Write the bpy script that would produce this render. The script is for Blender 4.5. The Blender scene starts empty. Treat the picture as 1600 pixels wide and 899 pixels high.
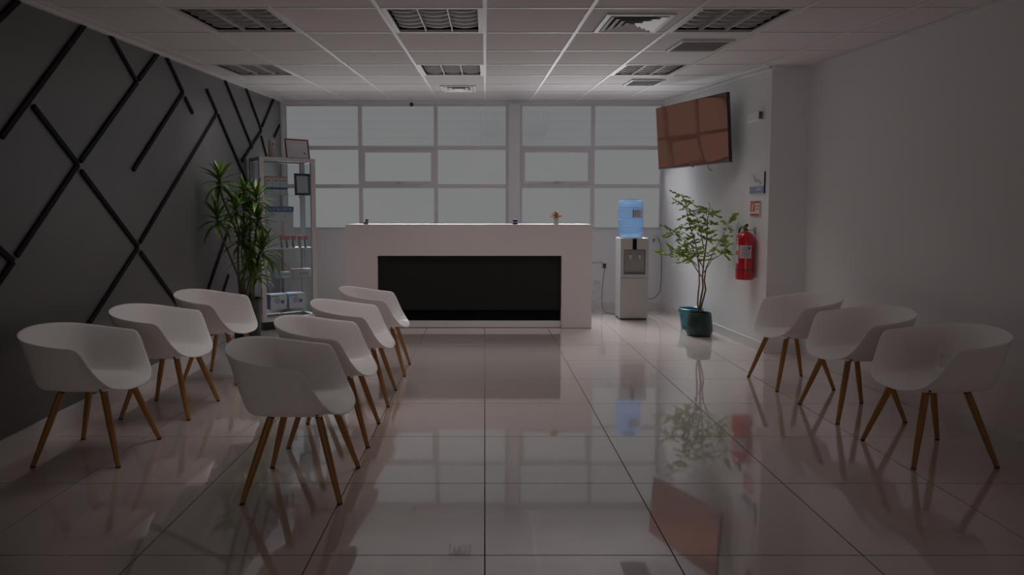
import bpy, bmesh, math, random
from mathutils import Vector, Matrix
random.seed(7)
S = bpy.context.scene
C = S.collection
PI = math.pi
R = math.radians

# ------------------------------------------------------------------ camera, world, lights, exposure
cd = bpy.data.cameras.new('camera'); cam = bpy.data.objects.new('camera', cd); C.objects.link(cam)
cd.sensor_width = 36.0; cd.lens = 1070.0 / 1600 * 36
cd.shift_x = 42.5 / 1600; cd.shift_y = -0.0248
cam.location = (0, 0, 1.27); cam.rotation_euler = (R(90 - 4.0), 0, 0)
cd.clip_start = 0.05
S.camera = cam
S.view_settings.view_transform = 'Standard'; S.view_settings.look = 'None'
S.view_settings.exposure = -2.4; S.view_settings.gamma = 1.0
S.view_settings.use_curve_mapping = False
S.cycles.max_bounces = 12; S.cycles.diffuse_bounces = 8; S.cycles.glossy_bounces = 5
S.cycles.transparent_max_bounces = 16; S.cycles.transmission_bounces = 8
S.cycles.use_denoising = True; S.cycles.sample_clamp_indirect = 4.0
S.cycles.caustics_reflective = False; S.cycles.caustics_refractive = False

w = bpy.data.worlds.new('overcast_sky'); S.world = w; w.use_nodes = True
bg = w.node_tree.nodes['Background']; bg.inputs['Color'].default_value = (0.93, 0.97, 1.0, 1); bg.inputs['Strength'].default_value = 1.0

def area(name, loc, rot, sx, sy, power, col, spread):
    l = bpy.data.lights.new(name, 'AREA'); l.shape = 'RECTANGLE'; l.size = sx; l.size_y = sy
    l.energy = power; l.color = col; l.spread = R(spread)
    o = bpy.data.objects.new(name, l); C.objects.link(o); o.location = loc; o.rotation_euler = rot
    return o
# area lamps at the two window banks stand for steep skylight; upward and front fill added
for (wx, ww) in ((-1.17, 2.9), (1.42, 1.85)):
    area('window_skylight', (wx, 9.12, 1.9), (R(-35), 0, 0), ww, 1.4, (62 if wx < 0 else 85) * ww, (0.95, 0.98, 1.0), 60)
    area('ceiling_fill', (wx, 9.12, 1.9), (R(-118), 0, 0), ww, 1.4, (7 if wx < 0 else 15) * ww, (0.98, 0.98, 0.98), 56)  # added lamps aimed up to brighten the ceiling
area('front_fill', (0.1, -3.25, 1.15), (R(90), 0, 0), 4.3, 1.7, 14, (1.0, 0.90, 0.85), 56)  # added weak warm fill from behind the camera

# ------------------------------------------------------------------ materials
MATS = {}
def mat(name, col, rough=0.5, metal=0.0, spec=0.5, coat=0.0, noise=0.0, nscale=20.0, bump=0.0, ior=None, nstretch=None, col2=None, trans=0.0, coat_ior=None):
    if name in MATS: return MATS[name]
    m = bpy.data.materials.new(name); m.use_nodes = True; nt = m.node_tree
    b = nt.nodes['Principled BSDF']
    b.inputs['Base Color'].default_value = (*col, 1); b.inputs['Roughness'].default_value = rough
    b.inputs['Metallic'].default_value = metal; b.inputs['Specular IOR Level'].default_value = spec
    b.inputs['Coat Weight'].default_value = coat; b.inputs['Coat Roughness'].default_value = 0.03
    if coat_ior: b.inputs['Coat IOR'].default_value = coat_ior
    if ior: b.inputs['IOR'].default_value = ior
    if trans: b.inputs['Transmission Weight'].default_value = trans
    if noise > 0 or bump > 0 or col2:
        tc = nt.nodes.new('ShaderNodeTexCoord'); mp = nt.nodes.new('ShaderNodeMapping')
        if nstretch: mp.inputs['Scale'].default_value = nstretch
        nz = nt.nodes.new('ShaderNodeTexNoise'); nz.inputs['Scale'].default_value = nscale; nz.inputs['Detail'].default_value = 5
        nt.links.new(tc.outputs['Object'], mp.inputs['Vector']); nt.links.new(mp.outputs['Vector'], nz.inputs['Vector'])
        if noise > 0 or col2:
            mx = nt.nodes.new('ShaderNodeMix'); mx.data_type = 'RGBA'
            c2 = col2 if col2 else tuple(c * (1 - noise) for c in col)
            mx.inputs['A'].default_value = (*col, 1); mx.inputs['B'].default_value = (*c2, 1)
            nt.links.new(nz.outputs['Fac'], mx.inputs['Factor']); nt.links.new(mx.outputs['Result'], b.inputs['Base Color'])
        if bump > 0:
            bp = nt.nodes.new('ShaderNodeBump'); bp.inputs['Strength'].default_value = bump; bp.inputs['Distance'].default_value = 0.002
            nt.links.new(nz.outputs['Fac'], bp.inputs['Height']); nt.links.new(bp.outputs['Normal'], b.inputs['Normal'])
    MATS[name] = m
    return m
def clear_glass(name, tint, refl=0.06):
    m = bpy.data.materials.new(name); m.use_nodes = True; nt = m.node_tree; nt.nodes.clear()
    out = nt.nodes.new('ShaderNodeOutputMaterial'); mx = nt.nodes.new('ShaderNodeMixShader')
    t = nt.nodes.new('ShaderNodeBsdfTransparent'); t.inputs['Color'].default_value = (*tint, 1)
    g = nt.nodes.new('ShaderNodeBsdfGlossy'); g.inputs['Roughness'].default_value = 0.02
    mx.inputs['Fac'].default_value = refl
    nt.links.new(t.outputs[0], mx.inputs[1]); nt.links.new(g.outputs[0], mx.inputs[2]); nt.links.new(mx.outputs[0], out.inputs['Surface'])
    MATS[name] = m; return m
def lit_pane(name, col, strength, see):
    m = bpy.data.materials.new(name); m.use_nodes = True; nt = m.node_tree; nt.nodes.clear()
    out = nt.nodes.new('ShaderNodeOutputMaterial'); e = nt.nodes.new('ShaderNodeEmission')
    tc = nt.nodes.new('ShaderNodeTexCoord'); nz = nt.nodes.new('ShaderNodeTexNoise'); nz.inputs['Scale'].default_value = 1.2
    mr = nt.nodes.new('ShaderNodeMix'); mr.data_type = 'RGBA'
    mr.inputs['A'].default_value = (*col, 1); mr.inputs['B'].default_value = (col[0] * 0.93, col[1] * 0.95, col[2] * 0.97, 1)
    nt.links.new(tc.outputs['Object'], nz.inputs['Vector']); nt.links.new(nz.outputs['Fac'], mr.inputs['Factor'])
    nt.links.new(mr.outputs['Result'], e.inputs['Color']); e.inputs['Strength'].default_value = strength
    if see > 0:
        mx = nt.nodes.new('ShaderNodeMixShader'); t = nt.nodes.new('ShaderNodeBsdfTransparent'); mx.inputs['Fac'].default_value = see
        nt.links.new(e.outputs[0], mx.inputs[1]); nt.links.new(t.outputs[0], mx.inputs[2]); nt.links.new(mx.outputs[0], out.inputs['Surface'])
    else:
        nt.links.new(e.outputs[0], out.inputs['Surface'])
    MATS[name] = m; return m

mat('wall_white', (0.82, 0.82, 0.835), 0.6, noise=0.03, nscale=3, bump=0.05)
mat('wall_dark', (0.135, 0.129, 0.136), 0.42, spec=0.8, noise=0.25, nscale=2.5)
mat('strip_black', (0.006, 0.006, 0.006), 0.6, spec=0.12, noise=0.2)
mat('base_white', (0.74, 0.73, 0.725), 0.35, noise=0.03)
mat('porcelain', (0.71, 0.62, 0.585), 0.12, spec=0.7, coat=1.0, col2=(0.65, 0.56, 0.525), nscale=2.2, nstretch=(1, 2.2, 1), coat_ior=2.8)
mat('grout', (0.16, 0.12, 0.10), 0.8, noise=0.2)
mat('ceil_tile', (0.78, 0.755, 0.77), 0.85, noise=0.08, nscale=60, bump=0.2)
mat('ceil_bar', (0.80, 0.78, 0.78), 0.4, noise=0.02)
mat('plenum', (0.05, 0.05, 0.05), 0.9, noise=0.1)
mat('alu_frame', (0.70, 0.68, 0.72), 0.4, noise=0.04)
mat('desk_white', (0.72, 0.66, 0.655), 0.35, noise=0.02, nscale=4)
mat('desk_black', (0.022, 0.020, 0.021), 0.6, spec=0.15, noise=0.2, nscale=6)
mat('desk_kick', (0.004, 0.004, 0.004), 0.6, spec=0.1, noise=0.2)
mat('chair_plastic', (0.90, 0.87, 0.86), 0.32, noise=0.015, nscale=6)
mat('oak', (0.40, 0.185, 0.045), 0.45, col2=(0.27, 0.115, 0.025), nscale=14, nstretch=(1, 1, 0.08))
mat('black_plastic', (0.012, 0.012, 0.013), 0.4, noise=0.2)
mat('rubber', (0.02, 0.018, 0.016), 0.8, noise=0.2)
mat('leaf_dracaena', (0.035, 0.10, 0.010), 0.4, col2=(0.13, 0.25, 0.02), nscale=9)
mat('leaf_ficus', (0.15, 0.27, 0.02), 0.45, col2=(0.30, 0.42, 0.05), nscale=12)
mat('cane', (0.17, 0.15, 0.07), 0.7, noise=0.4, nscale=30)
mat('bark', (0.16, 0.085, 0.045), 0.8, noise=0.4, nscale=40, bump=0.4)
mat('soil', (0.03, 0.02, 0.015), 0.95, noise=0.4, nscale=60, bump=0.6)
mat('pot_black', (0.012, 0.012, 0.013), 0.45, noise=0.2)
mat('pot_green', (0.005, 0.026, 0.020), 0.4, noise=0.3, nscale=12)
mat('pot_teal', (0.01, 0.19, 0.24), 0.3, noise=0.3, nscale=10)
mat('cabinet_metal', (0.60, 0.575, 0.565), 0.35, metal=0.1, noise=0.04)
mat('cooler_silver', (0.50, 0.47, 0.45), 0.38, metal=0.35, noise=0.05, nscale=3)
mat('cooler_side', (0.62, 0.62, 0.64), 0.4, noise=0.03)
mat('cooler_recess', (0.27, 0.25, 0.235), 0.35, metal=0.3, noise=0.05)
mat('paper_white', (0.75, 0.75, 0.76), 0.7, noise=0.03)
mat('paper_grey', (0.60, 0.60, 0.62), 0.7, noise=0.05)
mat('print_blue', (0.02, 0.10, 0.33), 0.5, noise=0.1)
mat('print_red', (0.50, 0.05, 0.04), 0.5, noise=0.1)
mat('print_slate', (0.22, 0.30, 0.44), 0.5, noise=0.1)
mat('emergency_white', (0.90, 0.90, 0.90), 0.35, noise=0.02)
mat('print_pink', (0.55, 0.20, 0.19), 0.5, noise=0.1)
mat('print_blush', (0.60, 0.42, 0.43), 0.5, noise=0.1)
mat('print_orange', (0.60, 0.13, 0.05), 0.5, noise=0.1)
mat('print_teal', (0.03, 0.25, 0.42), 0.5, noise=0.1)
mat('print_lilac', (0.12, 0.12, 0.42), 0.5, noise=0.1)
mat('print_dark', (0.05, 0.05, 0.07), 0.5, noise=0.1)
mat('print_paleblue', (0.42, 0.50, 0.60), 0.5, noise=0.1)
mat('frame_red', (0.16, 0.03, 0.025), 0.4, noise=0.3, nscale=20)
mat('frame_navy', (0.01, 0.028, 0.05), 0.4, noise=0.3, nscale=20)
mat('beige_plastic', (0.45, 0.40, 0.36), 0.5, noise=0.05)
mat('ext_red', (0.52, 0.008, 0.014), 0.28, coat=0.5, noise=0.1, nscale=5)
mat('brass', (0.30, 0.24, 0.16), 0.35, metal=0.9, noise=0.1)
mat('steel', (0.5, 0.5, 0.5), 0.3, metal=1.0, noise=0.05)
mat('cable_grey', (0.13, 0.13, 0.13), 0.6, noise=0.1)
mat('cable_white', (0.5, 0.48, 0.47), 0.6, noise=0.05)
mat('louvre_metal', (0.60, 0.58, 0.60), 0.35, metal=0.2, noise=0.05)
mat('louvre_white', (0.7, 0.7, 0.7), 0.4, noise=0.03)
mat('troffer_back', (0.60, 0.58, 0.56), 0.5, noise=0.15, nscale=6)
mat('vent_dark', (0.03, 0.03, 0.03), 0.7, noise=0.2)
mat('flower_orange', (0.62, 0.22, 0.03), 0.6, noise=0.4, nscale=30)
mat('vase_glass', (0.62, 0.64, 0.63), 0.15, noise=0.05)
mat('blue_enamel', (0.008, 0.014, 0.09), 0.25, noise=0.1)
mat('grey_metal', (0.10, 0.10, 0.12), 0.35, metal=0.5, noise=0.1)
mat('facade', (0.72, 0.74, 0.76), 0.7, noise=0.03, nscale=2)
mat('facade_rail', (0.30, 0.36, 0.46), 0.5, noise=0.05)
mat('pavement', (0.35, 0.34, 0.33), 0.9, noise=0.2, nscale=6)
mat('shop_frame', (0.03, 0.03, 0.033), 0.4, noise=0.1)
clear_glass('cabinet_glass', (0.93, 0.96, 0.97), 0.05)
clear_glass('shop_glass', (0.25, 0.25, 0.26), 0.06)  # unseen pane, tint darkened to dim the foreground
lit_pane('pane_frosted', (1.0, 1.0, 1.0), 1.06, 0.0)
lit_pane('pane_clearer', (1.0, 1.0, 1.0), 1.06, 0.45)
def screen_mat():
    m = bpy.data.materials.new('tv_glass'); m.use_nodes = True; nt = m.node_tree; nt.nodes.clear()
    out = nt.nodes.new('ShaderNodeOutputMaterial'); mx = nt.nodes.new('ShaderNodeMixShader'); mx.inputs['Fac'].default_value = 0.5
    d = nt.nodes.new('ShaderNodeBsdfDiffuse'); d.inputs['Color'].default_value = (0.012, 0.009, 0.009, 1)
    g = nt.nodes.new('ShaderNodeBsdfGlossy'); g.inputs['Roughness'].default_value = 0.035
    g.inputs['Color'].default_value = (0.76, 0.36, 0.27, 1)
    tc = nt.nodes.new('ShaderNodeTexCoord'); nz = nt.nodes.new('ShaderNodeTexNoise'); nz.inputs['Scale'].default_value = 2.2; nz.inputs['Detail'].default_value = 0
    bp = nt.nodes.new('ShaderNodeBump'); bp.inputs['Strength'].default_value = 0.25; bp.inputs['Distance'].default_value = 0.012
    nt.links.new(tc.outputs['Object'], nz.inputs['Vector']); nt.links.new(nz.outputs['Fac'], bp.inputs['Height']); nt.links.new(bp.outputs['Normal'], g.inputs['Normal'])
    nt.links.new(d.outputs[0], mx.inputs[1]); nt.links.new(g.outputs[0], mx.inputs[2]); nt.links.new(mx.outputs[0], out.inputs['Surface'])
    MATS['tv_glass'] = m
screen_mat()
def bottle_mat():
    m = bpy.data.materials.new('bottle_blue'); m.use_nodes = True; nt = m.node_tree
    b = nt.nodes['Principled BSDF']; b.inputs['Base Color'].default_value = (0.46, 0.60, 0.75, 1); b.inputs['Roughness'].default_value = 0.15
    t = nt.nodes.new('ShaderNodeBsdfTranslucent'); t.inputs['Color'].default_value = (0.48, 0.63, 0.80, 1)
    tr = nt.nodes.new('ShaderNodeBsdfTransparent'); tr.inputs['Color'].default_value = (0.50, 0.66, 0.84, 1)
    m1 = nt.nodes.new('ShaderNodeMixShader'); m1.inputs['Fac'].default_value = 0.45
    m2 = nt.nodes.new('ShaderNodeMixShader'); m2.inputs['Fac'].default_value = 0.6
    nt.links.new(b.outputs[0], m1.inputs[1]); nt.links.new(t.outputs[0], m1.inputs[2])
    nt.links.new(m1.outputs[0], m2.inputs[1]); nt.links.new(tr.outputs[0], m2.inputs[2])
    nt.links.new(m2.outputs[0], nt.nodes['Material Output'].inputs['Surface'])
    MATS['bottle_blue'] = m
bottle_mat()

# ------------------------------------------------------------------ mesh helpers
class MB:
    def __init__(s): s.v = []; s.f = []
    def quad_box(s, p):      # 8 points: bottom 4 ccw, top 4 ccw
        n = len(s.v); s.v += [tuple(q) for q in p]
        s.f += [tuple(n + i for i in t) for t in ((3, 2, 1, 0), (4, 5, 6, 7), (0, 1, 5, 4), (1, 2, 6, 5), (2, 3, 7, 6), (3, 0, 4, 7))]
        return s
    def box(s, x0, x1, y0, y1, z0, z1):
        return s.quad_box([(x0, y0, z0), (x1, y0, z0), (x1, y1, z0), (x0, y1, z0), (x0, y0, z1), (x1, y0, z1), (x1, y1, z1), (x0, y1, z1)])
    def bar(s, a, b, n, wd, th):   # bar from a to b lying on a surface with normal n; wd across, th outwards
        a = Vector(a); b = Vector(b); n = Vector(n).normalized(); d = (b - a).normalized(); c = n.cross(d).normalized() * wd / 2; t = n * th
        return s.quad_box([a - c, b - c, b + c, a + c, a - c + t, b - c + t, b + c + t, a + c + t])
    def tube(s, pts, r, seg=8, cap=True):
        pts = [Vector(p) for p in pts]; k = len(pts)
        rs = r if isinstance(r, (list, tuple)) else [r] * k
        n0 = len(s.v); up = None
        for i, p in enumerate(pts):
            d = (pts[min(i + 1, k - 1)] - pts[max(i - 1, 0)]).normalized()
            if up is None:
                up = Vector((0, 0, 1)) if abs(d.z) < 0.9 else Vector((1, 0, 0))
            x = d.cross(up).normalized(); y = x.cross(d).normalized(); up = y
            for j in range(seg):
                a = 2 * PI * j / seg; s.v.append(tuple(p + (x * math.cos(a) + y * math.sin(a)) * rs[i]))
        for i in range(k - 1):
            for j in range(seg):
                a = n0 + i * seg + j; b = n0 + i * seg + (j + 1) % seg
                s.f.append((a, b, b + seg, a + seg))
        if cap:
            s.f.append(tuple(n0 + j for j in reversed(range(seg)))); s.f.append(tuple(n0 + (k - 1) * seg + j for j in range(seg)))
        return s
    def lathe(s, prof, seg=32, c=(0, 0, 0)):   # prof: (r, z)
        n0 = len(s.v); k = len(prof)
        for (r, z) in prof:
            for j in range(seg):
                a = 2 * PI * j / seg; s.v.append((c[0] + r * math.cos(a), c[1] + r * math.sin(a), c[2] + z))
        for i in range(k - 1):
            for j in range(seg):
                a = n0 + i * seg + j; b = n0 + i * seg + (j + 1) % seg
                s.f.append((a, b, b + seg, a + seg))
        s.f.append(tuple(n0 + j for j in reversed(range(seg)))); s.f.append(tuple(n0 + (k - 1) * seg + j for j in range(seg)))
        return s
    def sphere(s, c, r, seg=10, rings=6):
        rr = r if isinstance(r, tuple) else (r, r, r); n0 = len(s.v)
        s.v.append((c[0], c[1], c[2] - rr[2]))
        for i in range(1, rings):
            t = PI * i / rings
            for j in range(seg):
                a = 2 * PI * j / seg; s.v.append((c[0] + rr[0] * math.sin(t) * math.cos(a), c[1] + rr[1] * math.sin(t) * math.sin(a), c[2] - rr[2] * math.cos(t)))
        s.v.append((c[0], c[1], c[2] + rr[2])); last = len(s.v) - 1
        for j in range(seg):
            s.f.append((n0, n0 + 1 + (j + 1) % seg, n0 + 1 + j)); s.f.append((last, last - seg + j, last - seg + (j + 1) % seg))
        for i in range(rings - 2):
            for j in range(seg):
                a = n0 + 1 + i * seg + j; b = n0 + 1 + i * seg + (j + 1) % seg
                s.f.append((a, b, b + seg, a + seg))
        return s
    def mesh(s, name, m, smooth=False):
        me = bpy.data.meshes.new(name); me.from_pydata(s.v, [], s.f); me.update()
        me.materials.append(MATS[m])
        if smooth:
            me.polygons.foreach_set('use_smooth', [True] * len(me.polygons))
            try: me.set_sharp_from_angle(angle=R(40))
            except Exception: pass
        return me
    def build(s, name, m, parent=None, loc=None, rot=None, smooth=False, bevel=0.0):
        o = bpy.data.objects.new(name, s.mesh(name, m, smooth)); C.objects.link(o)
        if parent: o.parent = parent
        if loc: o.location = loc
        if rot: o.rotation_euler = rot
        if bevel:
            b = o.modifiers.new('bevel', 'BEVEL'); b.width = bevel; b.segments = 2; b.limit_method = 'ANGLE'
        return o
def inst(name, me, parent=None, loc=(0, 0, 0), rot=(0, 0, 0)):
    o = bpy.data.objects.new(name, me); C.objects.link(o); o.parent = parent; o.location = loc; o.rotation_euler = rot
    return o
def tag(o, label, cat, group=None):
    o['label'] = label; o['category'] = cat
    if group: o['group'] = group
    return o
def struct(o, label=None):
    o['kind'] = 'structure'
    if label: o['label'] = label
    return o
def empty(name, loc=(0, 0, 0), rz=0.0, rx=0.0):
    o = bpy.data.objects.new(name, None); C.objects.link(o); o.location = loc; o.rotation_euler = (rx, 0, rz); o.empty_display_size = 0.1
    return o
def thing(name, label, cat, loc=(0, 0, 0), rz=0.0, group=None, rx=0.0):
    return tag(empty(name, loc, rz, rx), label, cat, group)

# ------------------------------------------------------------------ floor
Y0, Y1 = -3.4, 9.17
fl = struct(MB().box(-3.0, 3.4, -3.6, 9.4, -0.12, -0.004).build('floor', 'grout'), 'polished cream tile floor with thin dark joints')
LX = [-0.645 * k for k in range(5)]; RX = [0.705 * k for k in range(5)]
J = 0.0016
def tile_mesh(wx, wy):
    h = 0.0012
    return MB().quad_box([(0, 0, -0.02), (wx, 0, -0.02), (wx, wy, -0.02), (0, wy, -0.02), (h, h, 0), (wx - h, h, 0), (wx - h, wy - h, 0), (h, wy - h, 0)]).mesh('floor_tile', 'porcelain')
PY = 0.684
tl, tr = tile_mesh(0.645 - 2 * J, PY - 2 * J), tile_mesh(0.705 - 2 * J, PY - 2 * J)
for r in range(-8, 10):
    y = 2.473 + PY * r
    for k in range(1, 5): inst('floor_tile', tl, fl, (-0.645 * k + J, y + J, 0))
    for k in range(0, 5): inst('floor_tile', tr, fl, (0.705 * k + J, y + J, 0))

# ------------------------------------------------------------------ ceiling (slightly rising towards the windows)
SL = 0.064; CA = math.atan(SL)
def cz(y): return 2.44 + SL * (y - 4)
ce = struct(MB().quad_box([(-3.0, -3.6, cz(-3.6) + 0.10), (3.4, -3.6, cz(-3.6) + 0.10), (3.4, 9.4, cz(9.4) + 0.10), (-3.0, 9.4, cz(9.4) + 0.10),
                           (-3.0, -3.6, cz(-3.6) + 0.2), (3.4, -3.6, cz(-3.6) + 0.2), (3.4, 9.4, cz(9.4) + 0.2), (-3.0, 9.4, cz(9.4) + 0.2)]).build('ceiling', 'plenum'), 'white suspended tile ceiling with exposed grid')
CW, CD = 0.606, 0.70
g = 0.011
ct = MB().box(g, CW - g, g, CD - g, 0.0, 0.014).mesh('ceiling_tile', 'ceil_tile')
troffers = {(-3, 0): 'a', (-1, 0): 'a', (2, 0): 'a', (-4, 3): 'a', (-1, 3): 'a', (2, 3): 'a'}
for r in range(-11, 8):
    y = 3.99 + CD * r
    for k in range(-5, 5):
        if (k, r) in troffers: continue
        inst('ceiling_tile', ct, ce, (CW * k, y, cz(y) + 0.004), (CA, 0, 0))
for k in range(-4, 6):
    if k == 5: continue
    MB().quad_box([(CW * k - 0.012, -3.45, cz(-3.45) - 0.002), (CW * k + 0.012, -3.45, cz(-3.45) - 0.002), (CW * k + 0.012, 9.17, cz(9.17) - 0.002), (CW * k - 0.012, 9.17, cz(9.17) - 0.002),
                   (CW * k - 0.012, -3.45, cz(-3.45) + 0.02), (CW * k + 0.012, -3.45, cz(-3.45) + 0.02), (CW * k + 0.012, 9.17, cz(9.17) + 0.02), (CW * k - 0.012, 9.17, cz(9.17) + 0.02)]).build('grid_bar', 'ceil_bar', ce)
cb = MB().box(-2.75, 3.03, -0.012, 0.012, 0.0, 0.02).mesh('grid_bar', 'ceil_bar')
for r in range(-10, 8):
    y = 3.99 + CD * r
    inst('grid_bar', cb, ce, (0, y, cz(y)), (CA, 0, 0))

# ------------------------------------------------------------------ walls
def lx(y): return -2.47 - 0.04 * (y - 3.4)          # left wall line
def wall_prism(name, m, a, b, off, z0, top, bot=None):
    # vertical wall from a to b (plan), thickness vector off, height follows the ceiling by top
    (ax, ay), (bx, by) = a, b
    P = [(ax, ay), (bx, by), (bx + off[0], by + off[1]), (ax + off[0], ay + off[1])]
    return MB().quad_box([(x, y, z0) for x, y in P] + [(x, y, cz(y) + top if isinstance(top, float) and top < 1.5 else top) for x, y in P]).build(name, m)
wl = struct(wall_prism('wall_left', 'wall_dark', (lx(-3.6), -3.6), (lx(9.17), 9.17), (-0.2, 0), -0.02, 0.09), 'charcoal wall with crossing black strips')
segs = [(3.725, 2.406, 3.578, 2.278), (4.373, 2.452, 3.533, 1.664), (3.811, 1.862, 4.233, 1.576), (4.689, 2.476, 5.061, 2.229), (5.439, 2.525, 5.091, 2.255),
 (5.061, 2.229, 4.263, 1.597), (5.588, 2.531, 5.907, 2.303), (5.907, 2.303, 4.956, 1.588), (5.945, 2.265, 6.107, 2.161), (6.467, 2.428, 6.724, 2.254), (6.724, 2.254, 5.016, 1.064),
 (6.758, 2.235, 7.602, 1.636), (6.981, 2.615, 7.856, 2.022), (7.659, 2.668, 8.232, 2.272), (8.822, 2.735, 8.276, 2.319), (8.231, 2.261, 7.461, 1.843), (8.226, 2.196, 8.44, 1.972),
 (9.08, 2.433, 8.814, 2.254), (4.233, 1.576, 3.607, 1.052), (4.266, 1.537, 4.983, 1.034), (4.983, 1.028, 4.23, 0.547), (5.02, 0.993, 5.851, 0.38), (3.489, 1.082, 3.576, 1.023),
 (3.576, 1.023, 3.30, 0.80), (7.533, 1.633, 6.272, 0.49), (6.933, 0.654, 6.60, 0.35), (3.578, 2.278, 2.6, 1.5), (3.489, 1.082, 2.4, 1.9)]
for (ya, za, yb, zb) in segs:
    MB().bar((lx(ya) - 0.001, ya, za), (lx(yb) - 0.001, yb, zb), (1, 0.04, 0), 0.030, 0.016).build('strip', 'strip_black', wl)
b = struct(MB().quad_box([(lx(-3.4), -3.4, 0), (lx(-3.4) + 0.014, -3.4, 0), (lx(9.17) + 0.014, 9.17, 0), (lx(9.17), 9.17, 0), (lx(-3.4), -3.4, 0.12), (lx(-3.4) + 0.014, -3.4, 0.12), (lx(9.17) + 0.014, 9.17, 0.12), (lx(9.17), 9.17, 0.12)]).build('baseboard_left', 'base_white'))
# right side: rear stretch with the television, a short return facing the camera, then the front stretch
RR0, RR1, RF0 = (2.379, 9.17), (2.561, 6.2), (2.90, 6.2)
RF1 = (2.52, -3.6)
struct(MB().quad_box([(2.379, 9.17, -0.02), (2.561, 6.2, -0.02), (3.1, 6.2, -0.02), (3.1, 9.17, -0.02), (2.379, 9.17, cz(9.17) + 0.09), (2.561, 6.2, cz(6.2) + 0.09), (3.1, 6.2, cz(6.2) + 0.09), (3.1, 9.17, cz(9.17) + 0.09)][::1]).build('wall_right_rear', 'wall_white'), 'white wall stretch behind the television')
struct(MB().quad_box([(2.90, 6.2, -0.02), (RF1[0], -3.6, -0.02), (RF1[0] + 0.6, -3.6, -0.02), (3.1, 6.2, -0.02), (2.90, 6.2, cz(6.2) + 0.09), (RF1[0], -3.6, cz(-3.6) + 0.09), (RF1[0] + 0.6, -3.6, cz(-3.6) + 0.09), (3.1, 6.2, cz(6.2) + 0.09)]).build('wall_right_front', 'wall_white'), 'white wall stretch behind the right chairs')
def skirt(name, a, b, n, h=0.09, t=0.013, m='base_white', z=0.0):
    A = Vector((*a, z)); B = Vector((*b, z)); N = Vector((*n, 0)).normalized() * t; Z = Vector((0, 0, h))
    return struct(MB().quad_box([A, B, B + N, A + N, A + Z, B + Z, B + N + Z, A + N + Z]).build(name, m))
skirt('baseboard_right_rear', RR0, RR1, (-1, -0.06))
skirt('baseboard_right_return', (2.561 - 0.013, 6.2), (2.90, 6.2), (0, -1))
skirt('baseboard_right_front', RF0, RF1, (-1, 0.04), h=0.10)
# slim wall angle where the ceiling meets the walls
def angle_trim(name, a, b, n):
    A = Vector((*a, cz(a[1]) - 0.02)); B = Vector((*b, cz(b[1]) - 0.02)); N = Vector((*n, 0)).normalized() * 0.03; Z = Vector((0, 0, 0.022))
    struct(MB().quad_box([A, B, B + N, A + N, A + Z, B + Z, B + N + Z, A + N + Z]).build(name, 'ceil_bar'))
angle_trim('trim_1', (lx(-3.4), -3.4), (lx(9.17), 9.17), (1, 0.04))
angle_trim('trim_2', RR0, RR1, (-1, -0.06))
angle_trim('trim_3', RR1, RF0, (0, -1))
angle_trim('trim_4', RF0, RF1, (-1, 0.04))
# back wall: parapet under the windows, pillar, header, side jambs
wb = struct(MB().box(-2.9, 2.6, 9.17, 9.37, -0.02, 1.07).build('wall_back', 'wall_white'), 'white wall and pillar around the two window banks')
MB().box(-2.9, 2.6, 9.17, 9.37, 2.725, 2.95).build('header', 'wall_white', wb)
MB().box(0.315, 0.463, 9.13, 9.37, 1.07, 2.725).build('pillar', 'wall_white', wb)
MB().box(-2.9, -2.668, 9.17, 9.37, 1.07, 2.725).build('jamb', 'wall_white', wb)
MB().box(2.372, 2.6, 9.17, 9.37, 1.07, 2.725).build('jamb', 'wall_white', wb)
skirt('baseboard_back', (-2.7, 9.17), (2.38, 9.17), (0, -1), h=0.085)

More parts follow.
